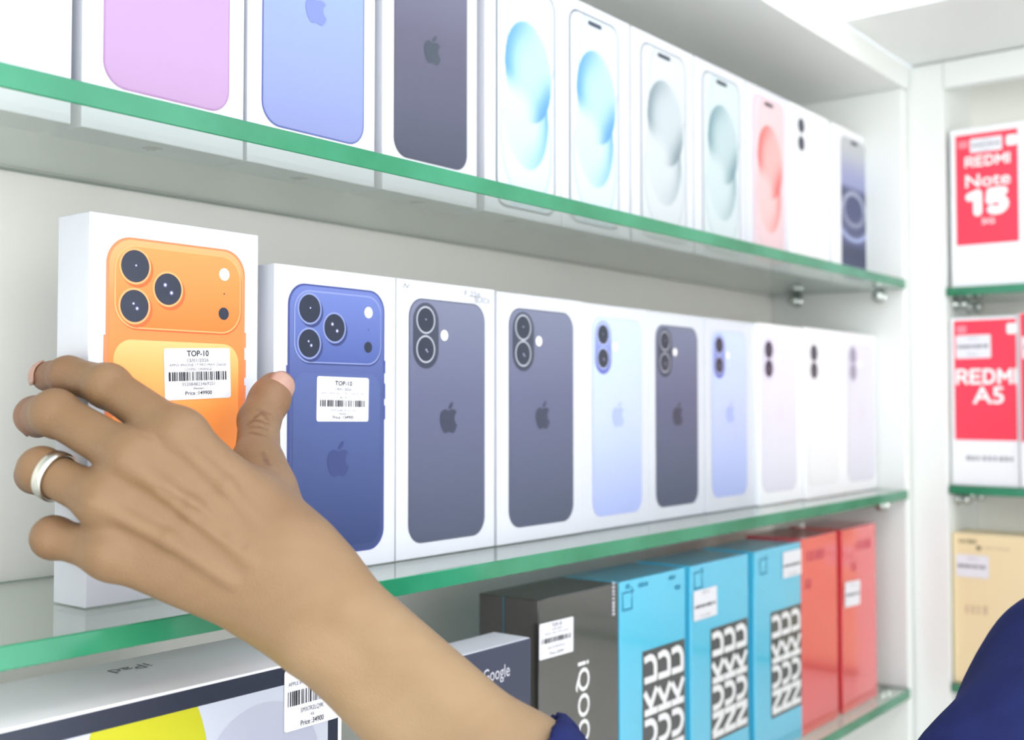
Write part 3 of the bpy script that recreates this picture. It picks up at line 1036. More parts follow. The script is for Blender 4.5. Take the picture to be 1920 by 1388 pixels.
def letter_block(o, tl, tr, bl, br, rows=4):
    """charcoal panel with the word turned upright in three cropped columns, thick stencil strokes"""
    P = [np.array(uv(o, *q)) for q in (tl, tr, br, bl)]
    u0 = (P[0][0] + P[3][0]) / 2
    u1 = min((P[1][0] + P[2][0]) / 2, o['w2'] - .0003)
    v1, v0 = (P[0][1] + P[1][1]) / 2, (P[2][1] + P[3][1]) / 2
    pn = Flat().poly([(u0, v0), (u1, v0), (u1, v1), (u0, v1)], cyan_dark).build('letter_panel', o, 0.0002)
    fl = Flat()
    m = 0.03 * (u1 - u0)
    cw, ch = (u1 - u0 - 1.6 * m) / 3, (v1 - v0 - 2.5 * m) / rows
    sw = cw * 0.25
    arc = lambda cx, cy, rx, ry, a0, a1, n=9: [(cx + rx * math.cos(math.radians(a0 + (a1 - a0) * k / n)), cy + ry * math.sin(math.radians(a0 + (a1 - a0) * k / n))) for k in range(n + 1)]
    G = {'D': [[(.04, .80)] + arc(.42, .52, .42, .33, 110, 0) + [(.84, .16), (.04, .16)]],
         'R': [[(.02, .15), (.98, .15)], [(.50, .15), (.50, .34), (.92, .86)], [(.50, .36), (.30, .52), (.05, .80)]],
         'O': [[(.04, .84)] + arc(.40, .50, .44, .35, 90, -90) + [(.04, .15)]],
         'N': [[(.02, .14), (.98, .14)], [(.06, .20), (.92, .80)], [(.02, .86), (.98, .86)]]}
    for col in range(3):
        for r, ch_ in enumerate('DRON'[:rows]):
            bx, by = u0 + m * .8 + col * cw, v1 - m * 1.2 - (r + 1) * ch
            for st in G[ch_]:
                pts = [(min(max(bx + a * cw, u0 + sw * .5), u1 - sw * .5), by + b * ch) for a, b in st]
                fl.stroke(pts, sw, print_white)
    fl.build('lettering', pn, 0.0004, o['half_depth'])


GC = 'boxed phones on the lowest shelf'
cy1 = new_box('phone_box', 'cyan phone box with black-and-white letter panel, right against the black glossy box', 'phone box', 0.6990, 0.7925, DC, Z3 + GAP, zc, 0.050, cyan, GC)
v4 = 1222 + 212 * 1.22
letter_block(cy1, (1203, 1222), (1284, 1198), (1206, 1476), (1284, 1440))
cy2 = new_box('phone_box', 'cyan phone box in the middle of three, white sticker at its top left', 'phone box', 0.8010, 0.8995, DC, Z3 + GAP, zc, 0.050, cyan, GC)
letter_block(cy2, (1330, 1179), (1402, 1159), (1335, 1389), (1402, 1366))
quad_sticker(cy2, uv, (1298, 1110), (1342, 1098), (1344, 1152), (1300, 1166), seed=41, lines=[('TOP-10', .12, .3, .09, ink_pale, 0), ('Price :24999', .88, .4, .08, ink_pale, 0)], barcode=(.5, .60))
cy3 = new_box('phone_box', 'cyan phone box farthest of three, white sticker at its top right corner', 'phone box', 0.9110, 1.0060, DC, Z3 + GAP, zc, 0.050, cyan, GC)
letter_block(cy3, (1444, 1147), (1502, 1133), (1446, 1349), (1502, 1322))
quad_sticker(cy3, uv, (1466, 1036), (1501, 1028), (1501, 1076), (1467, 1085), seed=42, lines=[('Price :22999', .88, .4, .08, ink_pale, 0)], barcode=(.5, .60))
for o, spots in ((cy1, ((1177, 1100, 9, 'xxx'), (1206, 1096, 22, 'xxxxxx'), (1260, 1083, 16, 'xxxxx'), (1271, 1101, 16, 'xxxx'))),):
    f = Flat()
    for px, py, wpx, s in spots:
        c = uv(o, px, py)
        smudge(f, print_teal, c[0], c[1], wpx * .00062, .0034, len(s), 5)
    f.build('small_print', o, 0.0002)
for o, (px, py) in ((cy1, (1176, 1127)), (cy2, (1309, 1088)), (cy3, (1431, 1062))):
    # square outline mark with a gap at its upper right and a small cross
    c = uv(o, px, py)
    f = Flat()
    q = .0062
    f.stroke([(c[0] + q * .3, c[1] + q), (c[0] - q, c[1] + q), (c[0] - q, c[1] - q), (c[0] + q, c[1] - q), (c[0] + q, c[1] + q * .3)], .0016, print_teal)
    f.stroke([(c[0] + q * .5, c[1] + q), (c[0] + q * 1.5, c[1] + q)], .0014, print_teal)
    f.stroke([(c[0] + q, c[1] + q * .5), (c[0] + q, c[1] + q * 1.5)], .0014, print_teal)
    f.build('square_mark', o, 0.0002)
rd1 = new_box('phone_box', 'red phone box between the last cyan box and the other red box', 'phone box', 1.0068, 1.0905, DC, Z3 + GAP, zc + .002, 0.056, red_card, GC)
rd2 = new_box('phone_box', 'red phone box with a white sticker, last on the lowest shelf', 'phone box', 1.1030, 1.1930, DC, Z3 + GAP, zc + .002, 0.056, red_card, GC)
quad_sticker(rd2, uv, (1582, 1092), (1611, 1088), (1612, 1132), (1584, 1140), seed=44, lines=[('TOP-10', .15, .3, .08, ink_pale, 0)], barcode=(.48, .58))
for o, spots in ((rd1, ((1530, 1040, 44, 'xxxxxx'), (1517, 1094, 16, 'xxx'))), (rd2, ((1620, 1020, 44, 'xxxxxx'), (1602, 1062, 16, 'xxx')))):
    f = Flat()
    for px, py, wpx, s in spots:
        c = uv(o, px, py)
        smudge(f, print_dred, c[0], c[1], wpx * .00095, .0100, len(s), 8)
    f.build('small_print', o, 0.0002)


# ------------------------------------------------------------------ boxes in the corner cabinet (fronts face -x)
def corner_box(label, y0, y1, xf, z0, z1, depth, m, group='boxes in the corner cabinet'):
    """y0 is the photo-left side (larger y)"""
    o = thing('phone_box', label, 'phone box', (xf + depth / 2, (y0 + y1) / 2, H(z0)), -math.pi / 2, group)
    o['half_depth'] = depth / 2
    w = (y0 - y1) / 2
    bm_obj('carton', box_bm((-w, -depth / 2, 0), (w, depth / 2, z1 - z0), .0006), m, o)
    o['w2'], o['hh'], o['xf'] = w, z1 - z0, xf
    return o


p_red = mat('printed_bright_red', rgb(236, 62, 86), 0.3, 0.4)
p_white = mat('printed_clean_white', rgb(250, 248, 248), 0.35, 0.35)
p_pink = mat('printed_pink', rgb(246, 140, 152), 0.35, 0.35)
p_cream = mat('printed_cream', rgb(232, 214, 176), 0.4, 0.35)
p_olive = mat('printed_olive', rgb(120, 112, 84), 0.4, 0.35)
p_tan = mat('printed_tan', rgb(206, 184, 150), 0.4, 0.35)
XB = 1.2765


def red_front(o, left, right, top, bottom, lines, sq, st, mark=None):
    u0, v1 = uvx(o, left, top)
    u1, v0 = uvx(o, right, bottom)
    u0, u1 = max(u0, -o['w2'] + .0015), min(u1, o['w2'] - .0015)
    p = Flat().poly([(u0, v0), (u1, v0), (u1, v1), (u0, v1)], p_red).build('red_panel', o, .0002)
    f = Flat()
    for s, px, py, w, h, b in lines:
        c = uvx(o, px, py)
        if s == '15':        # heavy rounded numerals
            sw = w * .21
            x0, x1, y0, y1 = c[0] - w / 2, c[0] + w / 2, c[1] - h / 2 + sw / 2, c[1] + h / 2 - sw / 2
            xa = x0 + w * .26
            f.stroke([(x0 + sw * .3, y1 - h * .12), (xa, y1 - sw * .05), (xa, y0)], sw, p_white)
            f.poly(disc(x0 + sw * .35, y1 - h * .12, sw / 2, 14), p_white, .0003).poly(disc(xa, y0, sw / 2, 14), p_white, .0003)
            xb, xc = x0 + w * .56, x1 - sw / 2
            ry = h * .22
            cyy = y0 + ry
            arc5 = [(xb + (xc - xb) * .42 + (xc - xb) * .58 * math.cos(math.radians(t)), cyy + ry * math.sin(math.radians(t))) for t in range(100, -131, -15)]
            f.stroke([(xc - sw * .1, y1), (xb + sw * .1, y1), (xb, cyy + ry * .75)] + arc5, sw, p_white)
            f.poly(disc(xc - sw * .1, y1, sw / 2, 14), p_white, .0003).poly(disc(*arc5[-1], sw / 2, 14), p_white, .0003)
            continue
        if s == 'REDMI':     # heavy geometric capitals drawn as strokes
            GL = {'R': [[(0, 0), (0, 1), (.55, 1), (.78, .88), (.8, .72), (.74, .56), (.55, .46), (0, .46)], [(.42, .46), (.82, 0)]], 'E': [[(.75, 1), (0, 1), (0, 0), (.75, 0)], [(0, .5), (.66, .5)]],
                  'D': [[(0, 0), (0, 1), (.45, 1), (.75, .85), (.86, .5), (.75, .15), (.45, 0), (0, 0)]], 'M': [[(0, 0), (0, 1), (.5, .35), (1, 1), (1, 0)]], 'I': [[(0, 0), (0, 1)]]}
            wid = {'R': .82, 'E': .75, 'D': .86, 'M': 1.0, 'I': 0.0}
            tot = sum(wid.values()) + 4 * .42
            sx, sw = w / (tot + .22), h * .19
            x, y0 = c[0] - tot * sx / 2, c[1] - h / 2 + sw / 2
            for ch in s:
                for sk in GL[ch]:
                    pts = [(x + a * sx, y0 + q * (h - sw)) for a, q in sk]
                    f.stroke(pts, sw, p_white)
                    for e_ in (pts[0], pts[-1]):
                        f.poly([(e_[0] - sw / 2, e_[1] - sw / 2), (e_[0] + sw / 2, e_[1] - sw / 2), (e_[0] + sw / 2, e_[1] + sw / 2), (e_[0] - sw / 2, e_[1] + sw / 2)], p_white, (f.n % 48) * 4e-6)
                        f.n += 1
                x += (wid[ch] + .42) * sx
            continue
        put_text(f, s, p_white, c[0], c[1], w, h, 0, b)
    f.build('lettering', p, .0003, o['half_depth'])
    c = uvx(o, *sq)
    Flat().poly(rrect(c[0] - .0055, c[1] - .0055, c[0] + .0055, c[1] + .0055, .0022), p_white).build('square_mark', p, .0003, o['half_depth'])
    if mark:
        c = uvx(o, *mark)
        Flat().poly(rrect(c[0] - .005, c[1] - .004, c[0] + .005, c[1] + .004, .001), p_pink).build('pink_mark', p, .0003, o['half_depth'])
    if st:
        quad_sticker(o, uvx, *st, seed=51, lines=[('TOP-10', .15, .3, .1, ink_pale, 0), ('Price :', .82, .3, .1, ink_grey, 0)], barcode=(.42, .56))
    return p


ya, yb = onX(1783, 400, XB)[1], onX(1925, 400, XB)[1]
r1 = corner_box('red and white phone box with a big number fifteen, above the other red boxes', ya, yb, XB, ZR1 + GAP, onX(1850, 236, XB)[2], .045, carton_lit)
red_front(r1, 1791, 1911, 256, 452, [('REDMI', 1851, 300, .046, .0115, .004), ('Note', 1852, 336, .046, .0135, .012), ('15', 1852, 378, .043, .029, 0), ('5G', 1853, 414, .013, .006, .008)], (1897, 262), ((1818, 262), (1878, 253), (1880, 281), (1820, 287)), (1806, 272))
ya, yb = onX(1783, 750, XB)[1], onX(1910, 750, XB)[1]
r2 = corner_box('red phone box lettered with an A and a five, between two shelves', ya, yb, XB, ZR2 + GAP, onX(1850, 594, XB)[2], .045, carton_lit)
red_front(r2, 1788, 1909, 602, 827, [('REDMI', 1849, 706, .062, .0165, .004), ('A5', 1853, 741, .032, .0175, .015)], (1898, 616), ((1792, 630), (1858, 627), (1858, 671), (1793, 673)), (1803, 618))
f = Flat()
c = uvx(r2, 1858, 860)
smudge(f, ink_pale, c[0], c[1], .05, .005, 9, 6)
f.build('small_print', r2, .0002)
ya2, yb2 = yb - .0015, yb - .085
r3 = corner_box('red phone box cut off at the right edge, beside the lettered red one', ya2, yb2, XB - .003, ZR2 + GAP, onX(1850, 590, XB)[2], .045, carton_lit)
red_front(r3, 1912, 2060, 588, 832, [('REDMI', 1990, 700, .06, .0155, .004), ('A5', 1990, 738, .032, .0175, .015)], (2040, 606), ((1916, 632), (1975, 628), (1975, 670), (1917, 673)))
ya, yb = onX(1788, 1200, XB)[1], onX(1952, 1200, XB)[1]
beige = mat('beige_card', rgb(232, 214, 172), 0.4, 0.35)
r4 = corner_box('beige phone box with a pale sticker, partly hidden by the navy shoulder', ya, yb, XB, ZR3 + GAP, onX(1850, 1003, XB)[2], .05, beige)
quad_sticker(r4, uvx, (1793, 1038), (1855, 1044), (1854, 1085), (1793, 1081), seed=61, lines=[('TOP-10', .16, .3, .1, ink_pale, 0)], barcode=(.44, .58))
f = Flat()
for s, px, py, w, h, m in ((6, 1815, 1015, .019, .0042, p_olive), (14, 1866, 1029, .030, .0024, p_tan), (4, 1832, 1143, .024, .010, p_tan)):
    c = uvx(r4, px, py)
    f = Flat()
    smudge(f, m, c[0], c[1], w, h, s, 4)
    f.build('small_print', r4, .0002)
c = uvx(r4, 1835, 1028)
Flat().poly(disc(c[0], c[1], .0026, 16), p_olive).build('round_mark', r4, .0002)


# ------------------------------------------------------------------ the person: implicit surface -> one continuous skin
def seg(P, a, b, ra, rb):
    ba = b - a
    t = np.clip(((P - a) @ ba) / (ba @ ba), 0, 1)
    return np.linalg.norm(P - a - t[:, None] * ba, axis=1) - (ra + (rb - ra) * t)


def smin(a, b, k):
    h = np.clip(0.5 + 0.5 * (b - a) / k, 0, 1)
    return b + (a - b) * h - k * h * (1 - h)


def chain(P, pts, k=0.003):
    d = None
    for (a, ra), (b, rb) in zip(pts[:-1], pts[1:]):
        e = seg(P, a, b, ra, rb)
        d = e if d is None else smin(d, e, k)
    return d


def surface(fn, lo, hi, h, block=12):
    """naive surface nets on a sparse grid; fn takes (n,3) points and returns signed distance"""
    lo, hi = np.array(lo, float), np.array(hi, float)
    n = np.ceil((hi - lo) / h / block).astype(int) * block + 1
    D = np.full(n, 1.0, np.float32)
    nb = (n - 1) // block
    g = np.stack(np.meshgrid(*[np.arange(q) for q in nb], indexing='ij'), -1).reshape(-1, 3)
    cen = lo + (g + 0.5) * block * h
    dc = fn(cen)
    near = np.abs(dc) < block * h * 0.9 + 0.012
    D[...] = 1.0
    for b, v in zip(g[(~near) & (dc < 0)], dc[(~near) & (dc < 0)]):
        D[tuple(slice(q * block, q * block + block + 1) for q in b)] = -1.0
    off = np.stack(np.meshgrid(*[np.arange(block + 1)] * 3, indexing='ij'), -1).reshape(-1, 3)
    gn = g[near]
    for s in range(0, len(gn), 60):
        part_ = gn[s:s + 60]
        idx = (part_[:, None, :] * block + off[None]).reshape(-1, 3)
        D[idx[:, 0], idx[:, 1], idx[:, 2]] = fn(lo + idx * h)
    S = D < 0
    X, Y, Z = [q - 1 for q in n]
    cnt = np.zeros((X, Y, Z), np.int8)
    for dx in (0, 1):
        for dy in (0, 1):
            for dz in (0, 1):
                cnt += S[dx:X + dx, dy:Y + dy, dz:Z + dz]
    cells = np.argwhere((cnt > 0) & (cnt < 8))
    vid = np.full((X, Y, Z), -1, np.int64)
    vid[cells[:, 0], cells[:, 1], cells[:, 2]] = np.arange(len(cells))
    acc = np.zeros((len(cells), 3))
    num = np.zeros(len(cells))
    cor = [(a, b, c) for a in (0, 1) for b in (0, 1) for c in (0, 1)]
    val = {q: D[cells[:, 0] + q[0], cells[:, 1] + q[1], cells[:, 2] + q[2]].astype(float) for q in cor}
    for p in cor:
        for ax in range(3):
            if p[ax] == 0:
                q = list(p)
                q[ax] = 1
                q = tuple(q)
                a, b = val[p], val[q]
                cross = (a < 0) != (b < 0)
                t = np.where(cross, a / np.where(cross, a - b, 1), 0)
                pos = np.tile(np.array(p, float), (len(cells), 1))
                pos[:, ax] = t
                acc += pos * cross[:, None]
                num += cross
    V = lo + (cells + acc / num[:, None]) * h
    F = []
    for ax in range(3):
        u, v = (ax + 1) % 3, (ax + 2) % 3
        A = S
        sl0 = [slice(None)] * 3
        sl1 = [slice(None)] * 3
        sl0[ax], sl1[ax] = slice(0, -1), slice(1, None)
        e = np.argwhere(A[tuple(sl0)] != A[tuple(sl1)])
        ok = (e[:, u] > 0) & (e[:, v] > 0) & (e[:, u] < n[u] - 1) & (e[:, v] < n[v] - 1)
        e = e[ok]
        ins = A[e[:, 0], e[:, 1], e[:, 2]]
        q = []
        for du, dv in ((1, 1), (0, 1), (0, 0), (1, 0)):
            c = e.copy()
            c[:, u] -= du
            c[:, v] -= dv
            q.append(vid[c[:, 0], c[:, 1], c[:, 2]])
        q = np.stack(q, 1)
        q[~ins] = q[~ins][:, ::-1]
        F.append(q)
    return V, np.concatenate(F)


def W3(px, py, dep):
    return at(px, py, dep) + np.array([0, 0, CAMZ])


# --- joints of the left arm (photo place, distance from the lens in metres)
J = dict(
    i_mcp=W3(338, 818, .490), i_pip=W3(203, 724, .512), i_dip=W3(128, 703, .525), i_tip=W3(88, 706, .5395),
    m_mcp=W3(252, 862, .482), m_pip=W3(104, 775, .503), m_dip=W3(66, 780, .525), m_tip=W3(71, 792, .5425),
    r_mcp=W3(200, 940, .478), r_pip=W3(78, 881, .493), r_dip=W3(66, 890, .520), r_tip=W3(82, 902, .5385),
    p_mcp=W3(212, 1038, .478), p_pip=W3(100, 1008, .487), p_dip=W3(92, 1012, .508), p_tip=W3(104, 1016, .5245),
    t_cmc=W3(545, 1032, .487), t_mcp=W3(482, 882, .536), t_ip=W3(486, 788, .571), t_tip=W3(515, 730, .5865),
    w_i=W3(598, 1082, .488), w_m=W3(572, 1110, .484), w_r=W3(545, 1134, .485), w_p=W3(524, 1154, .489),
    elbow=W3(1560, 2065, .452), shoulder=W3(2020, 1286, .655))
fwd = FW
SKIN_K = 0.0085


def hand_arm(P):
    j = J
    # palm: four metacarpals, carpus, thumb mount, web
    palm = seg(P, j['i_mcp'], j['w_i'], .0100, .0135)
    for a, b, ra, rb in (('m_mcp', 'w_m', .0105, .0140), ('r_mcp', 'w_r', .0100, .0140), ('p_mcp', 'w_p', .0095, .0125)):
        palm = smin(palm, seg(P, j[a], j[b], ra, rb), .010)
    deep = fwd * .012
    palm = smin(palm, seg(P, j['m_mcp'] + deep, j['w_m'] + deep, .010, .013), .010)
    palm = smin(palm, seg(P, j['p_mcp'] * .6 + j['w_p'] * .4 + deep, j['w_p'] + deep, .0105, .0115), .010)
    palm = smin(palm, seg(P, j['t_cmc'], j['t_mcp'], .0140, .0108), .014)
    palm = smin(palm, seg(P, j['i_mcp'] * .55 + j['w_i'] * .45 + fwd * .012, j['t_mcp'] * .75 + j['t_cmc'] * .25, .0075, .0075), .016)
    # wrist and forearm: two bones side by side
    el = j['elbow']
    wc = (j['w_i'] + j['w_p']) / 2
    ax = (el - wc) / np.linalg.norm(el - wc)
    side = np.cross(ax, fwd)
    side /= np.linalg.norm(side)
    if side @ (j['w_i'] - wc) < 0:
        side = -side
    L = np.linalg.norm(el - wc)
    fa = None
    for sgn, off, r0, r1, r2 in ((1, .0100, .0140, .0172, .0260), (-1, .0100, .0130, .0172, .0260)):
        A0 = wc + side * sgn * off + fwd * .004 - ax * .006
        A1 = wc + ax * L * .42 + side * sgn * (off + .0015) + fwd * .006
        A2 = el + side * sgn * off
        e = smin(seg(P, A0, A1, r0, r1), seg(P, A1, A2, r1, r2), .02)
        fa = e if fa is None else smin(fa, e, .012)
    palm = smin(palm, fa, .015)
    # head of the ulna
    palm = smin(palm, seg(P, wc - side * .012 + ax * .018 - fwd * .006, wc - side * .010 + ax * .028 - fwd * .005, .0080, .0070), .012)
    # tendons over the back of the hand
    for a, b, c, r in (('i_mcp', 'w_i', .30, .0019), ('m_mcp', 'w_m', .12, .0027), ('r_mcp', 'w_r', .10, .0021)):
        lift = -fwd * .0106
        p0, p1 = j[a] + lift * .95, j[b] * .72 + j[a] * .28 + lift * 1.28
        mid = (p0 + p1) / 2 - fwd * .0006 + side * .002
        palm = smin(palm, seg(P, p0, mid, r * 1.15, r), .0038)
        palm = smin(palm, seg(P, mid, p1, r, r * .6), .0038)
    # knuckle heads
    for a, r in (('i_mcp', .0088), ('m_mcp', .0092), ('r_mcp', .0085), ('p_mcp', .0078)):
        palm = smin(palm, np.linalg.norm(P - (j[a] - fwd * .0026), axis=1) - r, .006)
    fingers = []
    for k, rr in (('i', (.0098, .0091, .0080, .0070)), ('m', (.0102, .0095, .0084, .0074)), ('r', (.0098, .0088, .0080, .0070)), ('p', (.0092, .0080, .0072, .0063))):
        q = [j[k + '_mcp'], j[k + '_pip'], j[k + '_dip'], j[k + '_tip']]
        d = chain(P, list(zip(q, rr)), .004)
        # slimmer shaft between the joints, soft pad under it
        mid = (q[0] + q[1]) / 2
        d = smin(d, np.linalg.norm(P - q[1] + fwd * .0012, axis=1) - rr[1] * .98, .004)
        fingers.append(d)
    q = [j['t_mcp'], j['t_ip'], j['t_tip']]
    d = chain(P, list(zip(q, (.0108, .0100, .0088))), .004)
    tdir = (q[2] - q[1]) / np.linalg.norm(q[2] - q[1])
    d = smin(d, np.linalg.norm(P - (q[1] * .35 + q[2] * .65), axis=1) - .0100, .005)
    fingers.append(d)
    out = palm
    tot = None
    for n_, d in enumerate(fingers):
        e = smin(d, palm, .009 if n_ < 4 else .012)
        tot = e if tot is None else smin(tot, e, .0012)
    d = tot
    # skin folds over the thumb joint, the knuckles and finger joints
    def fold(d, c, dirv, wid, dep, r=.0008):
        return np.maximum(d, -(seg(P, c - dirv * wid, c + dirv * wid, r, r) - dep))
    return d


def groove(P, d, items, k=.0013):
    for a, b, r in items:
        g = -(seg(P, a, b, r, r * .6))
        h = np.clip(0.5 - 0.5 * (g - d) / k * -1, 0, 1)
        d = -smin(-d, -g, k)
    return d


def onsurf(px, py, d0=.40, d1=.66):
    """first point of the arm met along a sight line"""
    r = ray(px, py)
    o = np.array([0, 0, CAMZ])
    t = d0
    for _ in range(60):
        v = float(hand_arm((o + r * t)[None])[0])
        if v < 1e-4:
            break
        t += v * .8
    return o + r * t


creases = []
hollows = []
for pts, r in (([(466, 795), (480, 779), (492, 771), (505, 776)], .0007), ([(472, 789), (486, 788), (503, 794)], .0007), ([(470, 800), (485, 800), (499, 805)], .0006), ([(467, 811), (482, 813), (495, 817)], .0006),
               ([(484, 768), (494, 776), (502, 786)], .0005), ([(493, 848), (499, 862), (504, 872)], .0008)):
    s3 = [onsurf(*q) for q in pts]
    creases += [(a, b, r) for a, b in zip(s3[:-1], s3[1:])]

# hollows running beside the raised tendons
for pts, r in (([(300, 918), (336, 944), (374, 968), (416, 997), (455, 1024)], .0021), ([(262, 812), (300, 826), (318, 822)], .0009)):
    s3 = [onsurf(*q) for q in pts]
    n3 = len(s3) - 1
    hollows += [(s3[k], s3[k + 1], r * (.35 + .65 * math.sin(math.pi * (k + .6) / (n3 + .2)))) for k in range(n3)]


def arm_sdf(P):
    d = hand_arm(P)
    near = np.abs(d) < .006
    if near.any() and creases:
        d2 = d[near]
        P2 = P[near]
        for a, b, r in creases:
            g = seg(P2, a, b, r, r * .7)
            d2 = -smin(-d2, g, .0010)
        for a, b, r in hollows:
            d2 = -smin(-d2, seg(P2, a, b, r * .35, r * .35), r * 1.9)
        d[near] = d2
    # stop under the sleeve
    el, wc = J['elbow'], (J['w_i'] + J['w_p']) / 2
    ax = (el - wc) / np.linalg.norm(el - wc)
    return np.maximum(d, (P - (wc + ax * .205)) @ ax)


_all = np.array([J[k] for k in J if k not in ('elbow', 'shoulder')] + [J['elbow'] * .8 + J['w_m'] * .2])
V, F = surface(arm_sdf, _all.min(0) - .030, _all.max(0) + .030, .00105)

# --- the rest of the figure, mostly outside the frame, coarser
PS = J['shoulder']
rt = RT
up = np.array([0, 0, 1.0])
fh = _fh
neck = PS + rt * .175 + up * .035
head = neck + up * .165 + fh * .030
hip = np.array([neck[0], neck[1], 0.80]) - fh * .02
PR = neck + rt * .175 - up * .035
elR = PR + rt * .03 - up * .28 - fh * .03
wrR = elR - up * .22 + fh * .10


def torso(P, grow=0.0):
    d = seg(P, PS + rt * .06, PR - rt * .06, .046, .046)
    d = smin(d, seg(P, neck - up * .10 + rt * .06, hip + up * .10 + rt * .05, .115, .115), .05)
    d = smin(d, seg(P, neck - up * .10 - rt * .06, hip + up * .10 - rt * .05, .115, .115), .05)
    return d - grow


def body_rest(P):
    d = seg(P, neck - up * .03, neck + up * .09 + fh * .008, .052, .050)
    d = smin(d, torso(P, -.012), .03)
    # skull, jaw, nose, ears
    q = (P - head - up * .025 + fh * .012)
    e = (np.linalg.norm(np.stack([(q @ rt) / .074, (q @ fh) / .094, q[:, 2] / .092], 1), axis=1) - 1) * .074
    d = smin(d, e, .02)
    d = smin(d, seg(P, head - up * .052 + fh * .050, head - up * .030 - fh * .01, .040, .052), .03)
    d = smin(d, seg(P, head + up * .018 + fh * .088, head - up * .012 + fh * .104, .007, .012), .012)
    d = smin(d, seg(P, head - up * .042 + fh * .084 - rt * .016, head - up * .042 + fh * .084 + rt * .016, .008, .008), .006)
    for s_ in (-1, 1):
        d = smin(d, seg(P, head + rt * s_ * .074 + up * .018 - fh * .012, head + rt * s_ * .073 - up * .022 - fh * .006, .012, .009), .006)
        d = -smin(-d, np.linalg.norm(P - (head + up * .016 + fh * .092 + rt * s_ * .032), axis=1) - .012, .010)
    # right arm with a relaxed hand
    d = smin(d, seg(P, elR, wrR, .034, .024), .02)
    hd = wrR - up * .045 + fh * .03
    d = smin(d, seg(P, wrR, hd, .024, .028), .02)
    for k_, (o_, L_) in enumerate(((-.030, .062), (-.010, .072), (.010, .068), (.029, .054))):
        b0 = hd + fh * o_ * .9 - up * .018
        b1 = b0 - up * L_ * .55 + fh * .006
        d = smin(d, smin(seg(P, b0, b1, .0095, .0085), seg(P, b1, b1 - up * L_ * .45 - rt * .014, .0085, .007), .004), .006)
    d = smin(d, seg(P, hd + fh * .030, hd + fh * .052 - up * .040 - rt * .01, .011, .009), .008)
    # left upper arm inside the sleeve
    d = smin(d, seg(P, PS, J['elbow'], .040, .030), .02)
    el, wc = J['elbow'], (J['w_i'] + J['w_p']) / 2
    d = smin(d, seg(P, el, el * .75 + wc * .25, .030, .026), .02)
    return np.maximum(d, -(P[:, 2] - (hip[2] + .02)))


ext = np.array([PS, PR, head, hip, elR, wrR, J['elbow']])
V2, F2 = surface(body_rest, ext.min(0) - .16, ext.max(0) + .16, .0055)
VV = np.concatenate([V, V2])
FF = np.concatenate([F, F2 + len(V)])
skin = vcol_mat('skin', rough=0.48, spec=0.35, sss=0.0)
nt = skin.node_tree
_tc = nt.nodes.new('ShaderNodeTexCoord')
_n1 = nt.nodes.new('ShaderNodeTexNoise')
_n1.inputs['Scale'].default_value = 420
_n1.inputs['Detail'].default_value = 3
_v1 = nt.nodes.new('ShaderNodeTexVoronoi')
_v1.inputs['Scale'].default_value = 900
_ad = nt.nodes.new('ShaderNodeMath')
_ad.operation = 'ADD'
_bp = nt.nodes.new('ShaderNodeBump')
_bp.inputs['Strength'].default_value = 0.22
_bp.inputs['Distance'].default_value = 0.0006
for n_ in (_n1, _v1):
    nt.links.new(_tc.outputs['Object'], n_.inputs['Vector'])
nt.links.new(_n1.outputs['Fac'], _ad.inputs[0])
nt.links.new(_v1.outputs['Distance'], _ad.inputs[1])
nt.links.new(_ad.outputs[0], _bp.inputs['Height'])
nt.links.new(_bp.outputs['Normal'], nt.nodes['Principled BSDF'].inputs['Normal'])
origin = np.array([hip[0], hip[1], 0.0])
person = pymesh('person', VV - origin, FF, skin, smooth=True)
person.location = origin
tag(person, 'person in navy blue shirt reaching the left hand to the orange phone box', 'person')
# skin tone: lighter forearm, browner hand, redder finger ends and joints
wc = (J['w_i'] + J['w_p']) / 2
axv = (J['elbow'] - wc) / np.linalg.norm(J['elbow'] - wc)
tpos = (VV - wc) @ axv
arm_c = np.array([lin(138), lin(113), lin(83)])
hand_c = np.array([lin(127), lin(99), lin(71)])
tip_c = np.array([lin(122), lin(82), lin(62)])
w_ = np.clip((tpos + .02) / .07, 0, 1)[:, None]
colr = hand_c * (1 - w_) + arm_c * w_
for k_, rad in (('i_tip', .022), ('m_tip', .024), ('r_tip', .030), ('p_tip', .028), ('t_tip', .020), ('r_dip', .026), ('p_dip', .022), ('m_dip', .020)):
    e_ = np.exp(-(np.linalg.norm(VV - J[k_], axis=1) / rad) ** 2)[:, None] * .55
    colr = colr * (1 - e_) + tip_c * e_
mott = (np.sin(VV[:, 0] * 310 + 3 * np.sin(VV[:, 2] * 140)) * np.sin(VV[:, 2] * 270 + 2 * np.sin(VV[:, 1] * 190)) + np.sin(VV[:, 1] * 95 + VV[:, 2] * 130))[:, None]
colr = colr * (1 + mott * np.array([.018, .026, .032]))
for a_, b_, r_ in creases:
    e_ = np.exp(-(np.clip(seg(VV, a_, b_, r_, r_), 0, 1) / .0006) ** 2)[:, None] * .45
    colr = colr * (1 - e_) + np.array([lin(96), lin(62), lin(42)]) * e_
at_ = person.data.attributes.new('Col', 'FLOAT_COLOR', 'POINT')
at_.data.foreach_set('color', np.concatenate([colr, np.ones((len(colr), 1))], 1).astype(np.float32).ravel())


# nails: curved plates lying on the finger ends
nail_m = mat('fingernail', rgb(168, 130, 116), 0.28, 0.5)


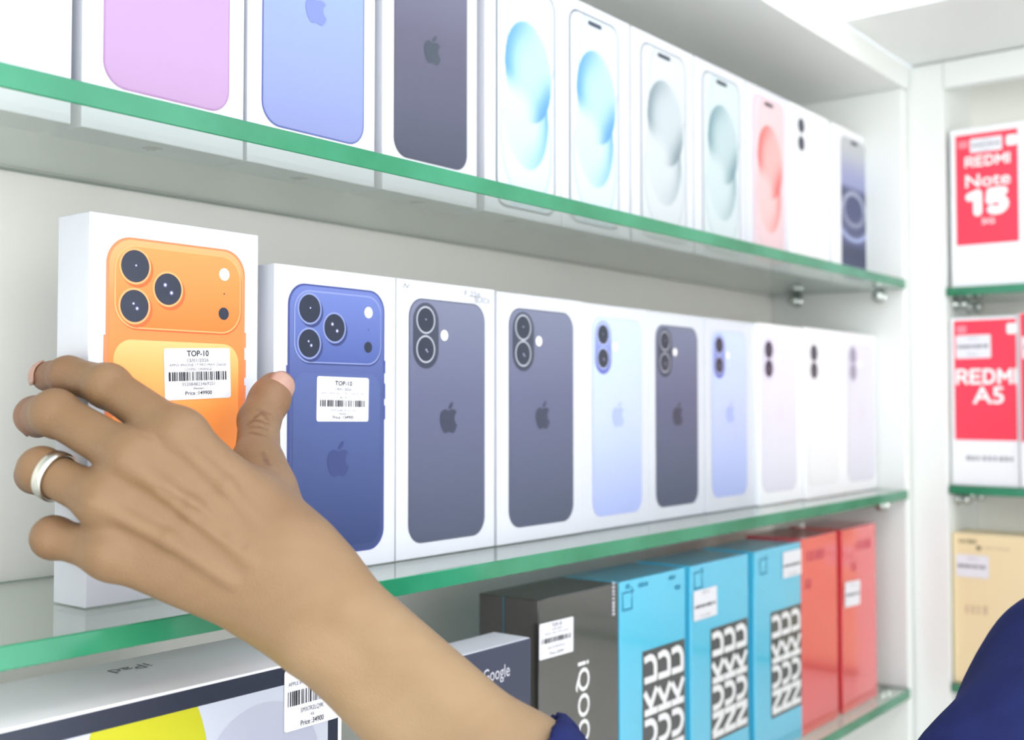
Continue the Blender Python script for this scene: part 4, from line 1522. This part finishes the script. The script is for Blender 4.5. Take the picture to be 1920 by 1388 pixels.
def nail(a, b, r, dorsal, half=0.0062, length=0.0105, back=0.0025, label=None):
    ax_ = (b - a) / np.linalg.norm(b - a)
    dn = dorsal - ax_ * (dorsal @ ax_)
    dn /= np.linalg.norm(dn)
    sd = np.cross(ax_, dn)
    vs, fs = [], []
    n, m_ = 10, 10
    for i in range(m_ + 1):
        tt = i / m_
        along = -back + tt * length
        wf = math.sqrt(max(0.0, 1 - max(0.0, (tt - .55) / .5) ** 2)) * math.sqrt(max(0.0, 1 - max(0.0, (.3 - tt) / .42) ** 2))
        for k in range(n + 1):
            s_ = (k / n * 2 - 1) * half * wf
            drop = r - math.sqrt(max(r * r - s_ * s_, 1e-9))
            front = max(0.0, along)
            fall = r - math.sqrt(max(r * r - front * front * .75, 1e-9))
            vs.append(b + ax_ * along + sd * s_ + dn * (r - drop - fall * .8 + .0005) - origin)
    for i in range(m_):
        for k in range(n):
            q = i * (n + 1) + k
            fs.append((q, q + 1, q + n + 2, q + n + 1))
    o = pymesh('fingernail', vs, fs, nail_m, person, smooth=True)
    md = o.modifiers.new('thick', 'SOLIDIFY')
    md.thickness = .0007
    md.offset = 0
    return o


nail(J['t_ip'], J['t_tip'], .0094, -fwd * .84 + rt * .54, .0074, .0158, .0100)
nail(J['i_dip'], J['i_tip'], .0072, -rt * .85 - fwd * .3 + up * .35)
nail(J['m_dip'], J['m_tip'], .0076, -rt * .95 - fwd * .2)
nail(J['r_dip'], J['r_tip'], .0072, -rt * .95)
nail(J['p_dip'], J['p_tip'], .0065, -rt * .95, .0052, .009)

# --- shirt with the left sleeve pushed up the forearm
wcs = wc + fwd * .0055


def shirt_sdf(P):
    d = torso(P, .010)
    d = smin(d, seg(P, PS, J['elbow'], .053, .038), .03)
    el = J['elbow']
    sl = seg(P, el, wcs + axv * .10, .046, .0372)
    d = smin(d, sl, .03)
    d = smin(d, seg(P, PR, elR, .062, .052), .03)
    d = smin(d, seg(P, elR, elR * .35 + wrR * .65, .050, .040), .03)
    d = smin(d, seg(P, neck - up * .02, neck + up * .035, .064, .058), .02)
    # cloth folds
    f_ = np.sin(P[:, 0] * 62 + 2.0 * np.sin(P[:, 2] * 31)) * np.sin(P[:, 2] * 47 + P[:, 1] * 38) * .0030 + np.sin((P @ (axv * 1.0)) * 210) * .0012
    d = d + f_
    # openings: neck, cuffs, hem
    t = (P - wc) @ axv
    r_ax = np.linalg.norm(P - wcs - t[:, None] * axv, axis=1)
    armzone = (r_ax < .075) & (t < .22)
    cut = np.where(armzone, CUFF - t, -1.0)
    d = np.maximum(d, cut)
    hollow = np.where(armzone, np.maximum(r_ax - .0338, t - (CUFF + .03)), 1.0)
    d = np.maximum(d, -hollow)
    d = np.maximum(d, (P[:, 2] - (neck[2] + .045)))
    return np.maximum(d, (hip[2] - .02) - P[:, 2])


up_side = np.cross(axv, fwd)
up_side /= np.linalg.norm(up_side)
if up_side[2] < 0:
    up_side = -up_side
CUFF = 0.114
Vs, Fs = surface(shirt_sdf, ext.min(0) - np.array([.20, .20, .06]), np.array([ext[:, 0].max() + .2, ext[:, 1].max() + .2, neck[2] + .08]), .0042)
navy = mat('navy_cotton', rgb(28, 36, 84), 0.85, 0.15, noise=(40, rgb(22, 29, 70), 0.7), bump=(900, 0.25, 0.0008))
pymesh('shirt', Vs - origin, Fs, navy, person, smooth=True)


def legs_sdf(P):
    d = seg(P, hip + rt * .08 + up * .04, hip - rt * .08 + up * .04, .12, .12)
    for s_ in (-1, 1):
        kn = np.array([hip[0], hip[1], .46]) + rt * s_ * .10 + fh * .02
        an = np.array([hip[0], hip[1], .10]) + rt * s_ * .11
        d = smin(d, seg(P, hip + rt * s_ * .09, kn, .098, .072), .04)
        d = smin(d, seg(P, kn, an, .070, .055), .03)
    return np.maximum(d, .055 - P[:, 2])


Vl, Fl = surface(legs_sdf, (hip[0] - .32, hip[1] - .32, .02), (hip[0] + .32, hip[1] + .32, hip[2] + .2), .010)
pymesh('trousers', Vl - origin, Fl, mat('charcoal_cotton', rgb(52, 54, 62), .85, .15), person, smooth=True)
for s_ in (-1, 1):
    base = np.array([hip[0], hip[1], .0]) + rt * s_ * .11

    def shoe_sdf(P):
        d = seg(P, base - fh * .05 + up * .045, base + fh * .15 + up * .034, .045, .040)
        d = smin(d, seg(P, base - fh * .03 + up * .06, base + up * .085, .050, .048), .03)
        return np.maximum(d, .0005 - P[:, 2])
    a_, b_ = surface(shoe_sdf, base - np.array([.26, .26, .02]), base + np.array([.26, .26, .16]), .007)
    pymesh('shoe', a_ - origin, b_, mat('black_leather', rgb(34, 32, 32), .4, .4), person, smooth=True)


def hair_sdf(P):
    q = (P - head - up * .030 + fh * .016)
    e = (np.linalg.norm(np.stack([(q @ rt) / .082, (q @ fh) / .102, q[:, 2] / .100], 1), axis=1) - 1) * .080
    e = e + np.sin(P[:, 0] * 240) * np.sin(P[:, 1] * 260 + P[:, 2] * 130) * .0012
    face = (P - head) @ fh - .055 + np.clip((P - head) @ up - .05, 0, 1) * -.6
    low = -.050 - (P - head) @ up - .5 * np.clip((P - head) @ fh + .05, 0, 1)
    d = np.maximum(np.maximum(e, face), low)
    for s2 in (-1, 1):
        d = np.maximum(d, .030 - np.linalg.norm(P - (head + rt * s2 * .085 - fh * .004), axis=1))
    return d


Vh, Fh = surface(hair_sdf, head - .16, head + .18, .0045)
pymesh('hair', Vh - origin, Fh, mat('black_hair', rgb(28, 24, 22), .5, .4, bump=(300, .5, .002)), person, smooth=True)
for s_ in (-1, 1):
    c_ = head + up * .016 + fh * .078 + rt * s_ * .032 - origin
    bm = bmesh.new()
    bmesh.ops.create_uvsphere(bm, u_segments=16, v_segments=10, radius=.0125)
    for v in bm.verts:
        v.co += Vector(c_)
    bm_obj('eye', bm, mat('eye_white', rgb(230, 226, 220), .2, .5), person, True)

# --- silver ring on the ring finger
ra_, rb_ = J['r_mcp'], J['r_pip']
rc = ra_ * .215 + rb_ * .785
ax_ = (rb_ - ra_) / np.linalg.norm(rb_ - ra_)
q_ = Vector((0, 0, 1)).rotation_difference(Vector(ax_))
prof = [(.00935, -.0024), (.0102, -.0027), (.0109, -.0020), (.0110, 0), (.0109, .0020), (.0102, .0027), (.00935, .0024), (.0092, 0)]
vs, fs = [], []
NR = 56
for k in range(NR):
    a = 2 * math.pi * k / NR
    for r, h in prof:
        vs.append(q_ @ Vector((r * math.cos(a), r * math.sin(a), h)))
npf = len(prof)
for k in range(NR):
    for i in range(npf):
        fs.append((k * npf + i, k * npf + (i + 1) % npf, ((k + 1) % NR) * npf + (i + 1) % npf, ((k + 1) % NR) * npf + i))
ringo = pymesh('finger_ring', vs, fs, mat('silver', rgb(214, 210, 204), .22, .5, metal=1.0), smooth=True)
ringo.location = rc
tag(ringo, 'plain silver band worn on the ring finger of the reaching hand', 'ring')
